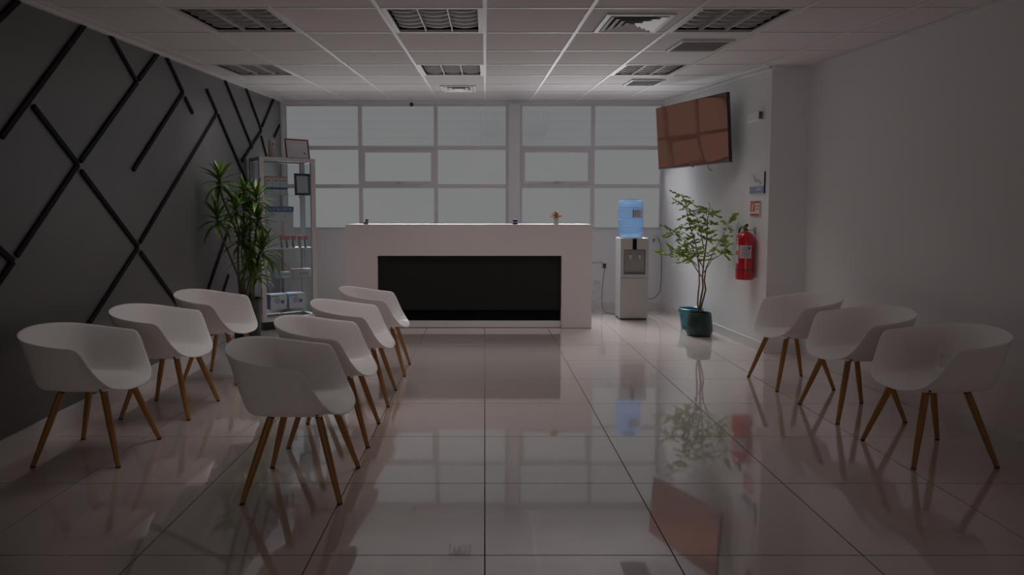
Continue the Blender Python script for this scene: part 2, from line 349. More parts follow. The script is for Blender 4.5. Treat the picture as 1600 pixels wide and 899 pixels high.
# ------------------------------------------------------------------ windows
def bank(name, xs, open_col, label):
    # xs: frame line positions incl. both ends
    wn = struct(empty(name, ((xs[0] + xs[-1]) / 2, 9.22, 1.07)), label)
    ox, oy, oz = wn.location
    zs = [1.07, 1.645, 2.152, 2.725]; hw = 0.026
    def b(n, m, x0, x1, y0, y1, z0, z1, par=wn):
        return MB().box(x0 - ox, x1 - ox, y0 - oy, y1 - oy, z0 - oz, z1 - oz).build(n, m, par)
    for i, x in enumerate(xs):
        lo = x if i == 0 else x - hw; hi = x if i == len(xs) - 1 else x + hw
        if i == 0: hi = x + 0.035
        if i == len(xs) - 1: lo = x - 0.035
        b('mullion', 'alu_frame', lo, hi, 9.19, 9.26, 1.07, 2.725)
    for i in range(len(xs) - 1):
        xa = xs[i] + (0.035 if i == 0 else hw); xb = xs[i + 1] - (0.035 if i == len(xs) - 2 else hw)
        b('transom', 'alu_frame', xa, xb, 9.19, 9.26, 2.70, 2.725)
        b('transom', 'alu_frame', xa, xb, 9.19, 9.26, 2.126, 2.178)
        b('transom', 'alu_frame', xa, xb, 9.19, 9.26, 1.618, 1.670)
        b('transom', 'alu_frame', xa, xb, 9.19, 9.26, 1.07, 1.094)
        for r, (za, zb) in enumerate(((1.094, 1.618), (1.670, 2.126), (2.178, 2.70))):
            if r == 1 and i == open_col:
                sf = MB()
                X0, X1, Z0, Z1 = xa - ox, xb - ox, za - oz, zb - oz; e = 0.038
                sf.box(X0, X0 + e, -0.045, 0.015, Z0, Z1).box(X1 - e, X1, -0.045, 0.015, Z0, Z1)
                sf.box(X0 + e, X1 - e, -0.045, 0.015, Z1 - e, Z1).box(X0 + e, X1 - e, -0.045, 0.015, Z0, Z0 + e)
                so = sf.build('sash', 'alu_frame', wn)
                MB().box(X0 + e, X1 - e, -0.01, -0.004, Z0 + e, Z1 - e).build('pane', 'pane_frosted', so)
                MB().box((X0 + X1) / 2 - 0.012, (X0 + X1) / 2 + 0.012, -0.075, -0.045, Z0 + 0.004, Z0 + 0.03).box((X0 + X1) / 2 - 0.006, (X0 + X1) / 2 + 0.09, -0.075, -0.065, Z0 + 0.022, Z0 + 0.03).build('handle', 'steel', so)
            else:
                b('pane', 'pane_clearer' if r == 2 else 'pane_frosted', xa, xb, 9.222, 9.228, za, zb)
    return wn
bank('window_1', [-2.668, -1.657, -0.652, 0.315], 1, 'left bank of frosted office windows')
bank('window_2', [0.463, 1.438, 2.372], 0, 'right bank of frosted office windows')
struct(MB().box(-2.66, 0.31, 9.15, 9.20, 1.055, 1.075).build('trim_5', 'base_white')); struct(MB().box(0.47, 2.37, 9.15, 9.20, 1.055, 1.075).build('trim_6', 'base_white'))

# shopfront wall behind the camera
wf = struct(MB().box(-2.6, -2.15, -3.6, -3.4, -0.02, 2.15).build('wall_front', 'wall_white'), 'front wall around the shopfront glazing')
MB().box(2.3, 2.9, -3.6, -3.4, -0.02, 2.15).build('pier', 'wall_white', wf)
MB().box(-2.15, 2.3, -3.6, -3.4, 2.02, 2.15).build('lintel', 'wall_white', wf)
w3 = struct(empty('window_3', (0.075, -3.5, 0)), 'dark framed shopfront glazing behind the viewer')
for x in (-2.19, -0.75, 0.70, 2.19): MB().box(x - 0.035, x + 0.035, -0.04, 0.04, 0, 2.02).build('mullion', 'shop_frame', w3)
for a, c in ((-2.155, -0.785), (-0.715, 0.665), (0.735, 2.155)):
    for z in (0.0, 1.96): MB().box(a, c, -0.04, 0.04, z, z + 0.06).build('rail', 'shop_frame', w3)
    MB().box(a, c, -0.004, 0.004, 0.06, 1.96).build('pane', 'shop_glass', w3)

# ------------------------------------------------------------------ outside: ground and the pale building across the street
struct(MB().box(-14, 14, 9.6, 30, -3.2, -3.0).build('ground', 'pavement'))
bl = thing('apartment_building', 'pale clapboard building with a railed balcony seen faintly through the upper panes', 'building', (0, 15, -3.0))
MB().box(-9, 9, 0.05, 5, 0, 12).build('wall', 'facade', bl)
pk = MB().quad_box([(-9, 0.0, 0), (9, 0.0, 0), (9, 0.05, 0), (-9, 0.05, 0), (-9, 0.035, 0.17), (9, 0.035, 0.17), (9, 0.05, 0.17), (-9, 0.05, 0.17)]).mesh('clapboard', 'facade')
for i in range(20, 56): inst('clapboard', pk, bl, (0, 0, 0.18 * i))
bal = MB().box(-0.1, 1.3, -0.9, 0.0, 5.98, 6.10).build('balcony', 'facade_rail', bl)
MB().box(-0.1, 1.3, -0.9, -0.86, 6.32, 6.36).build('handrail', 'facade_rail', bal)
bm_ = MB().box(-0.015, 0.015, -0.89, -0.87, 6.10, 6.32).mesh('baluster', 'facade_rail')
for i in range(15): inst('baluster', bm_, bal, (-0.085 + i * 0.0979, 0, 0))
MB().box(-0.1, -0.06, -0.9, -0.86, 5.55, 5.98).build('bracket', 'facade_rail', bal)

# ------------------------------------------------------------------ ceiling fittings
DOWNFILL_W = 12
def make_troffer():
    t = empty('ceiling_light'); W, D, e = CW, CD, 0.03
    # local origin: tile corner, z=0 at the ceiling face
    MB().box(0.012, 0.012 + e, 0.012, D - 0.012, 0.0, 0.012).box(W - 0.012 - e, W - 0.012, 0.012, D - 0.012, 0.0, 0.012).box(0.012 + e, W - 0.012 - e, 0.012, 0.022, 0.0, 0.012).box(0.012 + e, W - 0.012 - e, D - 0.022, D - 0.012, 0.0, 0.012).build('frame', 'louvre_white', t)
    MB().box(0.03, W - 0.03, 0.015, D - 0.015, 0.072, 0.085).build('reflector', 'troffer_back', t)
    x0, x1 = 0.012 + e, W - 0.012 - e; y0, y1 = 0.022, D - 0.022
    for i in (1, 2):
        x = x0 + (x1 - x0) * i / 3
        MB().box(x - 0.004, x + 0.004, y0, y1, 0.004, 0.05).build('divider', 'louvre_white', t)
    for i in range(1, 6):
        y = y0 + (y1 - y0) * i / 6
        for k in range(3):
            xa = x0 + (x1 - x0) * k / 3 + 0.004; xb = x0 + (x1 - x0) * (k + 1) / 3 - 0.004
            m = MB(); n = 6
            for q in range(n):   # parabolic blade: deeper in the middle
                u0, u1 = q / n, (q + 1) / n
                za, zb = 0.006 + 0.012 * (4 * (u0 - .5) ** 2), 0.006 + 0.012 * (4 * (u1 - .5) ** 2)
                xa_, xb_ = xa + (xb - xa) * u0, xa + (xb - xa) * u1
                m.quad_box([(xa_, y - 0.004, za), (xb_, y - 0.004, zb), (xb_, y + 0.004, zb), (xa_, y + 0.004, za), (xa_, y - 0.010, 0.05), (xb_, y - 0.010, 0.05), (xb_, y + 0.010, 0.05), (xa_, y + 0.010, 0.05)])
            m.build('louvre', 'louvre_metal', t)
    for i in (0.5, 1.5, 2.5):
        x = x0 + (x1 - x0) * i / 3
        MB().tube([(x, y0, 0.058), (x, y1, 0.058)], 0.010, 8).build('lamp_tube', 'paper_white', t, smooth=True)
    la = area('added_downlight', (W / 2, D / 2, 0.003), (0, 0, 0), W - 0.1, D - 0.06, DOWNFILL_W, (1.0, 0.95, 0.93), 100); la.parent = t   # fill added to an unlit fitting, beam kept steep
    return t
def copy_tree(o, parent=None):
    c = o.copy(); C.objects.link(c); c.parent = parent
    for ch in list(o.children): copy_tree(ch, c)
    return c
lab = {(-3, 0): 'square louvred ceiling light, front row, next to the charcoal wall', (-1, 0): 'square louvred ceiling light, front row, middle of three', (2, 0): 'square louvred ceiling light, front row, beside the square air diffuser',
       (-4, 3): 'square louvred ceiling light, rear row, touching the charcoal wall', (-1, 3): 'square louvred ceiling light, rear row, middle of three', (2, 3): 'square louvred ceiling light, rear row, nearest the television'}
tro = make_troffer(); first = True
for (k, r) in troffers:
    o = tro if first else copy_tree(tro); first = False
    y = 3.99 + CD * r; o.location = (CW * k, y, cz(y)); o.rotation_euler = (CA, 0, 0)
    for c_ in o.children:
        if c_.type == 'LIGHT':
            c_.data = c_.data.copy(); c_.data.energy = ({-3: 10.5, -1: 10, 2: 3}[k] if r == 0 else 15.0)
    tag(o, lab[(k, r)], 'ceiling light', 'square louvred ceiling lights')
def diffuser(label, x0, x1, y0, y1, n=4):
    t = thing('air_diffuser', label, 'air vent', ((x0 + x1) / 2, (y0 + y1) / 2, cz((y0 + y1) / 2)), 0, None, CA)
    W, D = (x1 - x0) / 2, (y1 - y0) / 2
    def ring(a, b, zo, zi, th):   # sloping square ring from outer half-size scale a to inner b
        m = MB()
        for (p, q) in (((-1, -1), (1, -1)), ((1, -1), (1, 1)), ((1, 1), (-1, 1)), ((-1, 1), (-1, -1))):
            o0 = (p[0] * W * a, p[1] * D * a); o1 = (q[0] * W * a, q[1] * D * a); i0 = (p[0] * W * b, p[1] * D * b); i1 = (q[0] * W * b, q[1] * D * b)
            m.quad_box([(*o0, zo), (*o1, zo), (*i1, zi), (*i0, zi), (*o0, zo + th), (*o1, zo + th), (*i1, zi + th), (*i0, zi + th)])
        return m
    ring(1.0, 0.86, -0.008, -0.008, 0.012).build('frame', 'louvre_white', t)
    for i in range(n):
        a = 0.84 - i * 0.8 / n
        ring(a, a - 0.8 / n * 0.75, -0.012, 0.0, 0.003).build('vane', 'louvre_white', t)
    MB().box(-W * 0.85, W * 0.85, -D * 0.85, D * 0.85, 0.0035, 0.0039).build('backing', 'vent_dark', t)
def grille(label, x0, x1, y0, y1, n):
    t = thing('air_grille', label, 'air vent', ((x0 + x1) / 2, (y0 + y1) / 2, cz((y0 + y1) / 2)), 0, None, CA)
    W, D = (x1 - x0) / 2, (y1 - y0) / 2; e = 0.022
    MB().box(-W, W, -D, -D + e, -0.012, 0.004).box(-W, W, D - e, D, -0.012, 0.004).box(-W, -W + e, -D + e, D - e, -0.012, 0.004).box(W - e, W, -D + e, D - e, -0.012, 0.004).build('frame', 'louvre_white', t)
    MB().box(-W + e, W - e, -D + e, D - e, 0.002, 0.0035).build('backing', 'troffer_back', t)
    st = (2 * D - 2 * e) / n
    me = MB().quad_box([(-W + e, 0, -0.009), (W - e, 0, -0.009), (W - e, 0.003, -0.009), (-W + e, 0.003, -0.009), (-W + e, st * 0.7, 0.001), (W - e, st * 0.7, 0.001), (W - e, st * 0.7 + 0.003, 0.001), (-W + e, st * 0.7 + 0.003, 0.001)]).mesh('slat', 'louvre_white')
    for i in range(n): inst('slat', me, t, (0, -D + e + st * i, 0))
diffuser('large square air diffuser with stepped vanes beside the right front ceiling light', 0.72, 1.13, 4.12, 4.66)
grille('larger slatted return grille in the ceiling behind the right front light', 1.39, 1.77, 4.93, 5.37, 14)
grille('smaller slatted return grille in the ceiling nearest the television', 1.49, 1.84, 7.05, 7.52, 12)
diffuser('small square air diffuser in the ceiling close to the windows', -0.49, -0.10, 7.58, 8.12, 3)

# security camera under the ceiling by the header
sc = thing('security_camera', 'small black ball security camera hanging near the window header', 'camera', (-0.945, 8.95, cz(8.95)))
MB().lathe([(0.034, 0.0), (0.034, -0.012), (0.016, -0.018)][::-1], 20).build('base', 'louvre_white', sc, smooth=True)
MB().tube([(0, 0, -0.014), (0, 0, -0.05)], 0.007, 8).build('stem', 'louvre_white', sc, smooth=True)
hd = MB().sphere((0, 0, -0.075), 0.028, 14, 8).build('housing', 'black_plastic', sc, smooth=True)
MB().tube([(0, -0.022, -0.080), (0, -0.031, -0.083)], 0.010, 10).build('lens', 'grey_metal', hd, smooth=True)

# ------------------------------------------------------------------ chairs
def interp(tab, a):
    for i in range(len(tab) - 1):
        if tab[i][0] <= a <= tab[i + 1][0]:
            # Catmull-Rom through neighbouring keys
            p = [tab[max(i - 1, 0)], tab[i], tab[i + 1], tab[min(i + 2, len(tab) - 1)]]
            t = (a - tab[i][0]) / (tab[i + 1][0] - tab[i][0])
            r = []
            for k in (1, 2, 3):
                d = tab[i + 1][0] - tab[i][0]
                m0 = (p[2][k] - p[0][k]) / max(p[2][0] - p[0][0], 1e-6) * d; m1 = (p[3][k] - p[1][k]) / max(p[3][0] - p[1][0], 1e-6) * d
                if i == 0 and k != 2: m0 = 0
                if i == len(tab) - 2 and k != 2: m1 = 0
                r.append((2 * t ** 3 - 3 * t ** 2 + 1) * p[1][k] + (t ** 3 - 2 * t ** 2 + t) * m0 + (-2 * t ** 3 + 3 * t ** 2) * p[2][k] + (t ** 3 - t ** 2) * m1)
            return Vector(r)
    return Vector(tab[-1][1:])
RIM = [(0, .235, 0, .368), (20, .230, .09, .371), (38, .208, .170, .388), (52, .176, .228, .422), (64, .130, .266, .497), (72, .094, .286, .578), (78, .068, .294, .611), (86, .028, .298, .619), (100, -.05, .300, .627),
       (125, -.185, .278, .650), (145, -.268, .212, .670), (162, -.310, .115, .683), (180, -.325, 0, .688)]
BAS = [(0, .19, 0, .392), (20, .182, .075, .391), (38, .16, .145, .390), (64, .09, .212, .392), (84, .02, .236, .393), (125, -.158, .238, .398), (145, -.212, .190, .402), (162, -.232, .10, .406), (180, -.236, 0, .408)]
def shell_mesh():
    NA = 80; NS = 4; NW = 12
    ctr = Vector((0.0, 0, .388)); V = [tuple(ctr)]; F = []
    rings = NS + NW
    for i in range(rings):
        for j in range(NA):
            a = 360.0 * j / NA; s = 1 if a <= 180 else -1; aa = a if a <= 180 else 360 - a
            if i >= NS:      # slide the columns so that the edge of the lower back opening slants
                u = (i - NS + 1) / NW
                lift = min(1.0, max(0.0, (u - 2 / 12) / (6 / 12))) if u < 8 / 12 else max(0.0, 1 - (u - 8 / 12) / (4 / 12))
                aa = aa - 6.0 * lift * max(0.0, 1 - abs(aa - 142) / 38.0)
            B = interp(BAS, aa); Rm = interp(RIM, aa)
            B = Vector((B.x, B.y * s, B.z)); Rm = Vector((Rm.x, Rm.y * s, Rm.z))
            Bi = ctr.lerp(B, 0.84); Bi.z = ctr.z + (B.z - ctr.z) * 0.5
            if i < NS:
                u = (i + 1) / NS; p = ctr.lerp(Bi, u)
            else:
                u = (i - NS + 1) / NW
                up = Rm - B
                c1 = B + Vector((0, 0, -0.004)); c2 = B + Vector((up.x * 0.16, up.y * 0.16, up.z * 0.48))
                p = Bi * (1 - u) ** 3 + c1 * 3 * u * (1 - u) ** 2 + c2 * 3 * u * u * (1 - u) + Rm * u ** 3
                # slight outward flare of the rim at the rear
            V.append(tuple(p))
    def id(i, j): return 1 + i * NA + j % NA
    for j in range(NA): F.append((0, id(0, j), id(0, j + 1)))
    for i in range(rings - 1):
        for j in range(NA):
            a = 360.0 * (j + 0.5) / NA; aa = a if a <= 180 else 360 - a
            wlev = i - NS
            half = {2: 36, 3: 36, 4: 36}.get(wlev)
            if half and aa > 180 - half: continue
            F.append((id(i, j), id(i + 1, j), id(i + 1, j + 1), id(i, j + 1)))
    me = bpy.data.meshes.new('seat_shell'); me.from_pydata(V, [], F); me.update()
    bm = bmesh.new(); bm.from_mesh(me); bmesh.ops.recalc_face_normals(bm, faces=bm.faces); bm.to_mesh(me); bm.free()
    me.polygons.foreach_set('use_smooth', [True] * len(me.polygons)); me.materials.append(MATS['chair_plastic'])
    return me
def make_chair():
    t = empty('tub_chair')
    sh = inst('seat_shell', shell_mesh(), t)
    so = sh.modifiers.new('solid', 'SOLIDIFY'); so.thickness = 0.008; so.offset = 0.0
    sb = sh.modifiers.new('sub', 'SUBSURF'); sb.levels = 1; sb.render_levels = 1
    MB().quad_box([(-.125, -.145, .366), (.125, -.145, .366), (.125, .145, .366), (-.125, .145, .366), (-.14, -.16, .392), (.135, -.16, .392), (.135, .16, .392), (-.14, .16, .392)]).build('seat_mount', 'chair_plastic', t, bevel=0.006)
    for sx in (1, -1):
        for sy in (1, -1):
            top = Vector((sx * .105, sy * .128, .374)); ft = Vector((sx * .215, sy * .217, 0.004))
            d = ft - top
            lg = MB().tube([top, top + d * 0.12, top + d * 0.5, ft], [0.0165, 0.0175, 0.0165, 0.0115], 12).build('leg', 'oak', t, smooth=True)
            MB().tube([top + d * 0.985, ft + Vector((0, 0, -0.004))], 0.0118, 12).build('foot_pad', 'rubber', lg)
            MB().tube([top - d * 0.005, top + d * 0.035], 0.0178, 12).build('leg_socket', 'black_plastic', lg)
            MB().tube([(sx * .105, sy * .150, .379), (sx * .105, sy * .158, .379)], 0.006, 8).build('bolt', 'black_plastic', lg)
    return t
chairs = [(-2.055, 3.575, 0, 'white tub chair on oak legs against the charcoal wall, nearest the viewer', 'w'), (-2.035, 4.375, -2, 'white tub chair on oak legs against the charcoal wall, middle of three', 'w'),
          (-2.03, 5.25, -6, 'white tub chair on oak legs against the charcoal wall, farthest, beside the tall plant', 'w'),
          (-0.850, 3.14, 0, 'white tub chair nearest the viewer in the row of four', 'm'), (-0.855, 3.86, 1, 'white tub chair second from the viewer in the row of four', 'm'),
          (-0.855, 4.65, 1, 'white tub chair third from the viewer in the row of four', 'm'), (-0.845, 5.50, 1, 'white tub chair farthest in the row of four, before the reception desk', 'm'),
          (2.345, 3.56, 182, 'white tub chair on oak legs along the white wall, nearest the viewer', 'r'), (2.335, 4.30, 184, 'white tub chair on oak legs along the white wall, middle of three', 'r'),
          (2.29, 5.07, 185, 'white tub chair along the white wall, farthest of three, nearest the extinguisher', 'r')]
grp = {'w': 'tub chairs by the charcoal wall', 'm': 'tub chairs in the row of four', 'r': 'tub chairs by the white wall'}
ch0 = make_chair()
for i, (x, y, a, l, q) in enumerate(chairs):
    o = ch0 if i == 0 else copy_tree(ch0)
    o.location = (x, y, 0); o.rotation_euler = (0, 0, R(a)); tag(o, l, 'chair', grp[q])

# ------------------------------------------------------------------ reception desk
dk = thing('reception_desk', 'wide white reception desk with a black inset front panel', 'desk', (-0.17, 7.58, 0))
ox = 0.17
MB().box(-1.54 + ox, 1.19 + ox, 0.0, 0.62, 0.81, 1.157).box(-1.54 + ox, -1.192 + ox, 0.0, 0.62, 0.004, 0.81).box(0.852 + ox, 1.19 + ox, 0.0, 0.62, 0.004, 0.81).build('surround', 'desk_white', dk)
MB().box(-1.192 + ox, 0.852 + ox, 0.05, 0.07, 0.20, 0.81).build('front_panel', 'desk_black', dk)
MB().box(-1.192 + ox, 0.852 + ox, 0.09, 0.11, 0.073, 0.20).build('kick_panel', 'desk_kick', dk)
MB().box(-1.192 + ox, 0.852 + ox, 0.03, 0.30, 0.004, 0.073).build('plinth', 'base_white', dk, bevel=0.004)
MB().box(0.852 + ox, 1.19 + ox, -0.004, 0.0, 0.004, 0.085).build('skirting', 'desk_white', dk)

v = thing('flower_vase', 'small glass vase of orange flowers standing on the reception desk', 'vase', (0.812, 7.80, 1.157))
MB().lathe([(0.026, 0), (0.028, 0.01), (0.024, 0.03), (0.026, 0.075), (0.023, 0.075), (0.020, 0.01)], 20).build('vase', 'vase_glass', v, smooth=True)
st = MB()
for i in range(34):
    a = random.uniform(0, 2 * PI); rr = random.uniform(0, 0.075); z = 0.112 + random.uniform(-0.02, 0.035) - rr * 0.25
    st.tube([(0.01 * math.cos(a), 0.01 * math.sin(a), 0.02), (rr * 0.5 * math.cos(a), rr * 0.5 * math.sin(a), 0.07), (rr * math.cos(a), rr * math.sin(a), z)], 0.0014, 5)
    h = MB(); c = (rr * math.cos(a), rr * math.sin(a), z)
    for q in range(6):
        b_ = 2 * PI * q / 6
        h.sphere((c[0] + 0.008 * math.cos(b_), c[1] + 0.008 * math.sin(b_), c[2]), (0.006, 0.006, 0.004), 6, 4)
    h.sphere((c[0], c[1], c[2] + 0.002), (0.006, 0.006, 0.006), 6, 4)
    h.build('flower', 'flower_orange', v, smooth=True)
st.build('stems', 'cane', v)
bt = thing('desk_bell', 'small round dark blue object with a pale band on the desk', 'ornament', (0.346, 7.80, 1.157))
MB().lathe([(0.030, 0), (0.032, 0.006), (0.030, 0.018), (0.026, 0.021)], 20).build('base', 'blue_enamel', bt, smooth=True)
MB().lathe([(0.027, 0.021), (0.027, 0.030)], 20).build('band', 'print_paleblue', bt, smooth=True)
MB().lathe([(0.030, 0.030), (0.029, 0.042), (0.022, 0.052), (0.010, 0.056)], 20).build('dome', 'blue_enamel', bt, smooth=True)
tp = thing('tape_dispenser', 'tiny dark grey dispenser near the left end of the desk', 'dispenser', (-1.345, 7.78, 1.157))
MB().box(-0.028, 0.022, -0.02, 0.02, 0, 0.032).build('body', 'grey_metal', tp, bevel=0.006)
MB().tube([(0.008, -0.012, 0.042), (0.008, 0.012, 0.042)], 0.018, 14).build('roll', 'grey_metal', tp, smooth=True)
MB().tube([(0.01, 0, 0.05), (0.045, 0, 0.058)], 0.003, 6).build('blade', 'steel', tp)

# ------------------------------------------------------------------ display cabinet and its contents
CAB = Matrix.Translation((-2.42, 7.4, 0)) @ Matrix.Rotation(R(36), 4, 'Z')
CW_, CD_, CH = 0.63, 0.36, 1.89
cab = thing('display_cabinet', 'tall glass display cabinet with grey metal frame beside the tall plant', 'cabinet', (-2.42, 7.4, 0), R(36))
def post(x, y, wx=0.05, wy=0.04, z0=0.09, z1=1.89): MB().box(x, x + wx, y, y + wy, z0, z1).build('post', 'cabinet_metal', cab, bevel=0.002)
post(0, 0); post(CW_ - 0.05, 0); post(0, CD_ - 0.04); post(CW_ - 0.05, CD_ - 0.04)
for z in (0.09, 1.85):
    for (x0, x1, y0, y1) in ((0.05, CW_ - 0.05, 0, 0.04), (0.05, CW_ - 0.05, CD_ - 0.04, CD_), (0, 0.05, 0.04, CD_ - 0.04), (CW_ - 0.05, CW_, 0.04, CD_ - 0.04)):
        MB().box(x0, x1, y0, y1, z, z + 0.04).build('rail', 'cabinet_metal', cab, bevel=0.002)
MB().box(0.05, CW_ - 0.05, 0.04, CD_ - 0.04, 1.868, 1.885).build('top_panel', 'cabinet_metal', cab)
MB().box(0.01, CW_ - 0.01, 0.02, CD_ - 0.01, 0.0, 0.09).build('plinth', 'black_plastic', cab)
MB().box(0.05, CW_ - 0.05, 0.04, CD_ - 0.04, 0.09, 0.105).build('base_panel', 'grey_metal', cab)
SH = [1.485, 0.895, 0.55, 0.205]
for z in SH:
    MB().box(0.015, CW_ - 0.015, 0.03, CD_ - 0.02, z - 0.008, z).build('shelf', 'cabinet_glass' if z != 0.895 else 'paper_white', cab)
for x in (0.062, CW_ - 0.07):
    for z in SH: MB().box(x, x + 0.008, 0.31, 0.335, z - 0.026, z - 0.009).build('shelf_clip', 'steel', cab)
MB().box(0.31, 0.318, 0.30, 0.308, 0.105, 1.85).build('rear_upright', 'cabinet_metal', cab)
MB().box(0.008, 0.013, 0.04, CD_ - 0.04, 0.13, 1.85).build('side_glass', 'cabinet_glass', cab)
MB().box(CW_ - 0.013, CW_ - 0.008, 0.04, CD_ - 0.04, 0.13, 1.85).build('side_glass', 'cabinet_glass', cab)
MB().box(0.05, 0.314, 0.012, 0.017, 0.13, 1.85).build('glass_door', 'cabinet_glass', cab)
MB().box(0.316, CW_ - 0.05, 0.020, 0.025, 0.13, 1.85).build('glass_door', 'cabinet_glass', cab)
def in_cab(x, y, z): p = CAB @ Vector((x, y, z)); return (p.x, p.y, p.z)
def cthing(name, label, cat, x, y, z, group=None, rz=0): return thing(name, label, cat, in_cab(x, y, z), R(36) + rz, group)
for i, l in enumerate(('left of three white product boxes with a blue stripe on the top shelf', 'middle of three white product boxes with a blue stripe on the top shelf', 'right of three white product boxes with a blue stripe on the top shelf')):
    t = cthing('product_box', l, 'box', 0.098 + i * 0.086, 0.13, SH[0], 'striped product boxes')
    MB().box(0, 0.083, 0, 0.09, 0, 0.205).build('carton', 'paper_grey', t, bevel=0.002)
    MB().box(0, 0.083, -0.001, 0, 0.06, 0.083).build('stripe', 'print_blue', t)
    MB().box(0.002, 0.081, -0.001, 0.0, 0.192, 0.203).build('band', 'print_orange', t)
    MB().box(0.02, 0.06, -0.001, 0, 0.155, 0.163).build('print', 'print_dark', t)
def frame(name, label, cat, loc, rz, W, Hh, m, e, tilt, group=None, extra=True):
    t = thing(name, label, cat, loc, rz, group, 0); t.rotation_euler = (tilt, 0, rz)
    MB().box(0, W, 0, 0.016, 0, e).box(0, W, 0, 0.016, Hh - e, Hh).box(0, e, 0, 0.016, e, Hh - e).box(W - e, W, 0, 0.016, e, Hh - e).build('frame', m, t, bevel=0.002)
    p = MB().box(e, W - e, 0.006, 0.010, e, Hh - e).build('certificate', 'paper_grey', t)
    if extra:
        for i in range(4): MB().box(W * .25, W * (.75 - .06 * (i % 2)), 0.005, 0.006, Hh * (.72 - .1 * i), Hh * (.735 - .1 * i)).build('text_line', 'paper_white', p)
        MB().lathe([(0.010, 0), (0.010, 0.001)], 12).build('seal', 'print_dark', p, (W * .78, 0.0055, Hh * .3), (R(90), 0, 0))
    return t
frame('picture_frame', 'dark navy framed certificate standing on the top cabinet shelf', 'picture frame', in_cab(0.425, 0.09, SH[0]), R(36), 0.185, 0.245, 'frame_navy', 0.026, R(-4), extra=False)
frame('picture_frame', 'red brown framed certificate leaning on top of the cabinet', 'picture frame', in_cab(0.34, 0.10, CH), R(36), 0.275, 0.235, 'frame_red', 0.014, R(-14))
cn = cthing('air_freshener', 'beige oval dispenser standing on top of the display cabinet', 'dispenser', 0.195, 0.16, CH)
m = MB().lathe([(0.036, 0), (0.040, 0.008), (0.040, 0.15), (0.037, 0.19), (0.030, 0.205)], 24).build('body', 'beige_plastic', cn, smooth=True); m.scale = (1.0, 0.8, 1)
MB().lathe([(0.008, 0), (0.008, 0.004)], 12).build('nozzle', 'black_plastic', cn, (0.005, -0.029, 0.155), (R(90), 0, 0))
bp_ = cthing('display_card', 'large pale display card with a blue lettered header in the cabinet', 'display card', 0.125, 0.20, SH[1], rz=0)
MB().box(0, 0.315, 0, 0.012, 0, 0.405).build('board', 'paper_grey', bp_)
hb = MB().box(-0.002, 0.317, -0.006, 0.014, 0.405, 0.462).build('header', 'print_blue', bp_)
xx = 0.03
for i, wd in enumerate((.012, .018, .016, .02, .018, .02, .016, .022, .012, .018, .018, .012)):   # header lettering too small to read
    if i % 3 == 0: MB().box(xx, xx + 0.005, -0.0075, -0.006, 0.417, 0.450).box(xx, xx + wd, -0.0075, -0.006, 0.445, 0.450).build('letter', 'paper_white', hb)
    elif i % 3 == 1: MB().box(xx, xx + 0.005, -0.0075, -0.006, 0.417, 0.450).box(xx + wd - 0.005, xx + wd, -0.0075, -0.006, 0.417, 0.450).box(xx, xx + wd, -0.0075, -0.006, 0.431, 0.436).build('letter', 'paper_white', hb)
    else: MB().box(xx, xx + wd, -0.0075, -0.006, 0.417, 0.422).box(xx + wd / 2 - .003, xx + wd / 2 + .003, -0.0075, -0.006, 0.417, 0.450).build('letter', 'paper_white', hb)
    xx += wd + 0.006
MB().box(0.17, 0.205, -0.001, 0, 0.13, 0.30).build('picture', 'print_blush', bp_)
for i in range(2): MB().box(0.215, 0.225, -0.001, 0, 0.335 + i * 0.022, 0.343 + i * 0.022).build('print', 'print_dark', bp_)
tube_lab = ['leftmost of the red topped tubes on the middle cabinet shelf', 'second red topped tube from the left on the middle shelf', 'third red topped tube from the left on the middle shelf', 'fourth red topped tube from the left on the middle shelf', 'rightmost of the red topped tubes on the middle cabinet shelf']
for i, x in enumerate((0.265, 0.325, 0.395, 0.47, 0.535)):
    t = cthing('product_tube', tube_lab[i], 'tube', x, 0.09, SH[1], 'red topped tubes')
    MB().quad_box([(-0.014, -0.014, 0), (0.014, -0.014, 0), (0.014, 0.014, 0), (-0.014, 0.014, 0), (-0.024, -0.010, 0.085), (0.024, -0.010, 0.085), (0.024, 0.010, 0.085), (-0.024, 0.010, 0.085)]).build('body', 'paper_grey', t, bevel=0.002)
    MB().quad_box([(-0.0245, -0.0105, 0.085), (0.0245, -0.0105, 0.085), (0.0245, 0.0105, 0.085), (-0.0245, 0.0105, 0.085), (-0.029, -0.005, 0.135), (0.029, -0.005, 0.135), (0.029, 0.005, 0.135), (-0.029, 0.005, 0.135)]).build('top', 'print_pink', t, bevel=0.002)
    MB().quad_box([(-0.014, -0.0155, 0.002), (0.0, -0.0155, 0.002), (0.0, -0.014, 0.002), (-0.014, -0.014, 0.002), (-0.021, -0.012, 0.082), (-0.008, -0.012, 0.082), (-0.008, -0.010, 0.082), (-0.021, -0.010, 0.082)]).build('stripe', 'print_dark', t)
